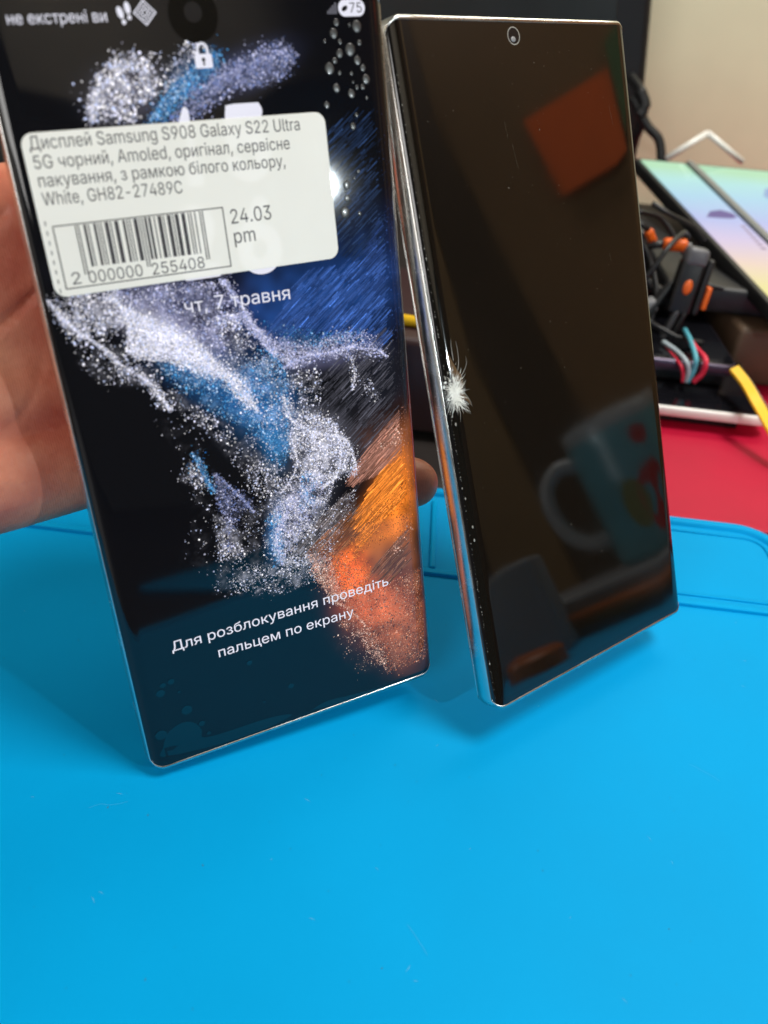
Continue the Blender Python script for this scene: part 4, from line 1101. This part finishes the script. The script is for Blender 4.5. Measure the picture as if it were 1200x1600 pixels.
m = MB(); m.box(-4.5, -1.7, -7, 23, -2.4, 2.4, 1.2, Mj); m.obj('jaw', mat('jaw_grey', (0.06, 0.06, 0.065), 0.4), cl, True, 40)
m = MB(); m.box(-0.6, 2.0, -4, 23, -2.4, 2.4, 1.2, Mj); m.obj('jaw', M_BLACK, cl, True, 40)

def connector(label, loc, rot, s=1.0, m1=M_ORANGE):
    t = thing('wire_connector', label, 'connector', loc, Matrix.Rotation(rot[0], 3, 'Z') @ Matrix.Rotation(rot[1], 3, 'Y'))
    MB().box(-8 * s, 8 * s, -4 * s, 4 * s, -4 * s, 4 * s, 2.4 * s).obj('housing', m1, t, True, 40)
    MB().tube([(-7.6 * s, 0, 0), (-14 * s, 1, -1), (-22 * s, 2, -6 * s)], 2.6 * s, 8).obj('lead', M_BLACK, t, True)
    MB().tube([(7.6 * s, 0, 0), (10.5 * s, 0, 0)], 2.0 * s, 8).obj('tip', M_GREY, t, True)
    return t
connector('orange connector touching the cracked phone edge, leftmost of the pair', (113.0, 430, 57), (0.4, 0.9), 0.5)
connector('larger orange connector nearer the black clip tool', (124.6, 426, 55.5), (-0.15, -0.1), 0.72)
t = MB()
t.tube(smooth_pts([(100, 425, 50), (110, 415, 42), (119, 408, 38), (125, 404, 38)], 8), 2.4, 8)
tag(t.obj('probe_lead', M_DARK, None, True), 'dark grey lead running into the black clip tool', 'lead')
t = MB().tube(smooth_pts([(104, 402, 6), (110, 399, 18), (114, 400, 30), (122, 405, 44)], 8), 2.2, 8)
tag(t.obj('probe_lead', M_BLACK, None, True), 'black lead rising to the cap of the clip tool', 'lead')
t = MB().box(-3, 3, -3, 3, -3, 3, 1.2, frame_m((114, 402, 33), (0.9, 0.2, 0.4), (-0.2, 0.97, 0), (-0.4, 0, 0.9)))
tag(t.obj('screw_terminal', M_GREY, None, True, 40), 'small grey terminal block beside the clip tool jaw', 'terminal')

for pts in ([(101, 412, 30), (109, 405, 44), (117, 410, 58), (126, 424, 62), (134, 440, 56)], [(100, 420, 64), (112, 416, 50), (117, 405, 36), (116, 398, 20), (120, 392, 8)],
            [(104, 430, 68), (118, 436, 64), (130, 430, 52), (140, 418, 42), (150, 414, 41)], [(98, 400, 22), (108, 392, 30), (118, 390, 27), (128, 388, 24), (140, 390, 22)],
            [(112, 440, 70), (122, 438, 66), (136, 446, 60), (146, 452, 52)]):
    o = MB().tube(smooth_pts(pts, 8), 1.25, 8).obj('thin_lead', M_BLACK if len(pts) == 5 else M_DARK, None, True)
    tag(o, 'thin dark lead tangled in the clutter right of the cracked phone', 'lead', 'thin leads tangled in the clutter')
# yellow strap
t = MB()
sp = smooth_pts([(149.6, 368.0, 20.8), (152.8, 358.0, 18.8), (154.3, 346.0, 17.0), (158.4, 337.0, 12.4), (164.9, 325.0, 4.7)], 8)
v = []; f = []
for i, p in enumerate(sp):
    v += [(p[0] - 2.2, p[1] - 1.5, p[2]), (p[0] + 2.2, p[1] + 1.5, p[2] + 1.0), (p[0] + 2.2, p[1] + 1.5, p[2] - .2), (p[0] - 2.2, p[1] - 1.5, p[2] - 1.2)]
for i in range(len(sp) - 1):
    for k in range(4): f.append((4 * i + k, 4 * i + (k + 1) % 4, 4 * i + 4 + (k + 1) % 4, 4 * i + 4 + k))
f += [(3, 2, 1, 0), tuple(range(len(v) - 4, len(v)))]
t.add(v, f)
tag(t.obj('yellow_strap', M_YELLOW, None, True, 40), 'yellow strap running down from the brown case onto the red table', 'strap')
t = MB().tube([(-40, 334, 40.2), (58, 327, 40.2)], 2.3, 12)
tag(t.obj('pencil', M_YELLOW, None, True), 'yellow pencil glimpsed in the gap between the two phones', 'pencil')
t = MB().box(-48, 66, 318, 400, -4, 37.9, 3)  # maroon base colour stands in for shadowed finger skin in the gap
tag(t.obj('finger_shade_box', mat('shaded_skin_maroon', (0.035, 0.013, 0.014), 0.45), None, True, 40), 'box behind the gap between the two phones, coloured maroon like a finger in shadow', 'box')

# dark monitor and its cables
mon = thing('monitor', 'black monitor side standing before the cream wall', 'monitor', (0, 640, -4), Matrix.Rotation(math.radians(-9.8), 3, 'Y'))
MB().box(-330, 153, 0, 40, 30, 520, 6).obj('casing', M_BLACK, mon, True, 40)
MB().box(-318, 131, -1.5, 2, 44, 510, 1).obj('panel', mat('dark_screen_off', (0.02, 0.022, 0.022), 0.25, var=0.2, vscale=12), mon)
MB().box(-140, -60, 5, 35, 0, 40, 6).obj('stand', M_BLACK, mon, True, 40)
def cable(label, pts, r=2.6):
    return tag(MB().tube(smooth_pts(pts, 8), r, 8).obj('cable', M_BLACK, None, True), label, 'cable', 'cables hanging beside the monitor')
cable('black cable curling down from the monitor toward the cracked phone', [(122.9, 620.0, 100.9), (129.5, 600.0, 93.7), (132.3, 600.0, 79.1), (132.1, 605.0, 64.6), (134.7, 610.0, 49.8)], 3.0)
cable('black cable swinging right, outermost of the hanging cables', [(122.9, 600.0, 92.9), (135.1, 596.0, 78.3), (145.1, 594.0, 70.3), (150.5, 590.0, 54.3)], 3.0)
cable('short knotted cable where the hanging cables meet', [(126.2, 598.0, 97.3), (131.3, 596.0, 89.0), (128.6, 595.0, 83.4)], 3.6)

# ------------------------------------------------------------------ things the cracked phone mirrors, to the right
mug = thing('mug', 'blue mug with red print mirrored in the cracked phone glass', 'mug', (432, 206, 20))
m = MB(); m.lathe([(0.01, 0), (37, 0), (39.5, 2), (41, 6), (41, 96), (40, 98), (38.5, 96), (38, 8), (0.01, 5)], (0, 0, 0), 48)
m.obj('body', M_MUG, mug, True, 50)
m = MB(); m.lathe([(41.1, 88), (41.1, 97), (39.5, 98.4), (37.9, 97), (37.9, 90)], (0, 0, 0), 48); m.obj('rim', M_MUGW, mug, True)
hp = [(0, -39, 78), (0, -52, 80), (0, -64, 70), (0, -67, 52), (0, -62, 34), (0, -50, 24), (0, -39, 24)]
hp = [(-8 + .0 * p[1], p[1], p[2]) for p in hp]
MB().tube(smooth_pts(hp, 6), 5.5, 10).obj('handle', M_MUGW, mug, True)
def mugpatch(mb, y, z, ry, rz, n=20):
    p = []
    for k in range(n):
        a = 6.283 * k / n
        yy = y + ry * math.cos(a); zz = z + rz * math.sin(a)
        ph = yy / 41.3
        p.append((-41.35 * math.cos(ph), 41.35 * math.sin(ph), zz))
    c = (-41.35 * math.cos(y / 41.3), 41.35 * math.sin(y / 41.3), z)
    mb.add(p + [c], [(k, (k + 1) % n, n) for k in range(n)])
m = MB(); mugpatch(m, 8, 34, 17, 24); m.obj('print', M_MUGR, mug, True)
m = MB(); mugpatch(m, 8, 76, 6, 7); m.obj('print', M_MUGR, mug, True)
m = MB(); mugpatch(m, -12, 36, 9, 17); m.obj('print', M_MUGY, mug, True)
t = MB().box(345, 520, 70, 330, -4, 19.8, 3)
tag(t.obj('grey_box', M_BOOK, None, True, 40), 'grey cardboard box under the blue mug, mirrored in the cracked phone', 'box')
t = MB().box(300, 342, 60, 132, -4, 52, 3)
tag(t.obj('parts_case', M_BOOK, None, True, 40), 'upright grey case left of the mug, mirrored in the cracked phone', 'case')
t = MB().tube([(338, 120, 6), (340, 240, 6)], 5, 12)
tag(t.obj('marker_pen', M_ORANGED, None, True), 'orange pen lying before the grey box, mirrored in the cracked phone', 'pen')
t = MB().lathe([(0.01, 9), (17, 9), (19, 7), (19, 0), (0.01, 0)], (262, 116, -4), 28)
tag(t.obj('jar_lid', M_ORANGED, None, True, 40), 'orange lid lying on the table, mirrored at the foot of the cracked phone', 'lid')
t = MB().box(-1.0, 0, 0, 88, 0, 86, 0, frame_m((653, 250, 357), (1, 0, 0), (0, 1, 0), (0, 0, 1)))
tag(t.obj('paper_note', M_PAPER), 'orange square note pinned to the brown cabinet', 'note')
t = MB().box(-1.0, 0, 0, 70, 0, 95, 0, frame_m((653, 345, 372), (1, 0, 0), (0, 1, 0), (0, 0, 1)))
tag(t.obj('paper_note', M_GREEN), 'green note pinned beside the orange note on the cabinet', 'note')

# desk lamp on the right whose bulb and shade gleam in the lit phone
lp = np.array([294.0, -52.0, 230.0]); ld = np.array([-0.78, 0.57, -0.25]); ld /= np.linalg.norm(ld)
lx = np.cross((0, 0, 1), ld); lx /= np.linalg.norm(lx); ly = np.cross(ld, lx)
Ml = frame_m((0, 0, 0), lx * .9, ly * .9, ld * .6)
lam = thing('desk_lamp', 'grey desk lamp whose bulb gleams in the lit phone glass', 'lamp', tuple(lp))
m = MB(); m.lathe([(10, -16), (14, -14), (34, -4), (38, 6), (56, 16), (66, 34), (68, 34), (58, 14), (40, 3), (34, -8), (12, -20), (10, -16)], (0, 0, 0), 48, Ml)
m.obj('lamp_shade', M_LAMP, lam, True, 50)
m = MB(); m.tube([tuple(-ld * 10), tuple(ld * 30)], 4.2, 12); m.obj('bulb_holder', M_BLACK, lam, True, 50)
m = MB(); m.tube(smooth_pts([tuple(-ld * 14), tuple(-ld * 60), (120, -120, -40), (110, -110, -226)], 8), 7, 12); m.obj('arm', M_BLACK, lam, True)
m = MB(); m.lathe([(0.01, 14), (62, 14), (70, 8), (70, 0), (0.01, 0)], (110, -110, -234), 32); m.obj('base', M_BLACK, lam, True, 40)
area('lamp_bulb', tuple(lp + ld * 31), tuple(lp + ld * 130), 9, 9, 0.34, (0.86, 0.97, 1.0), 'DISK')
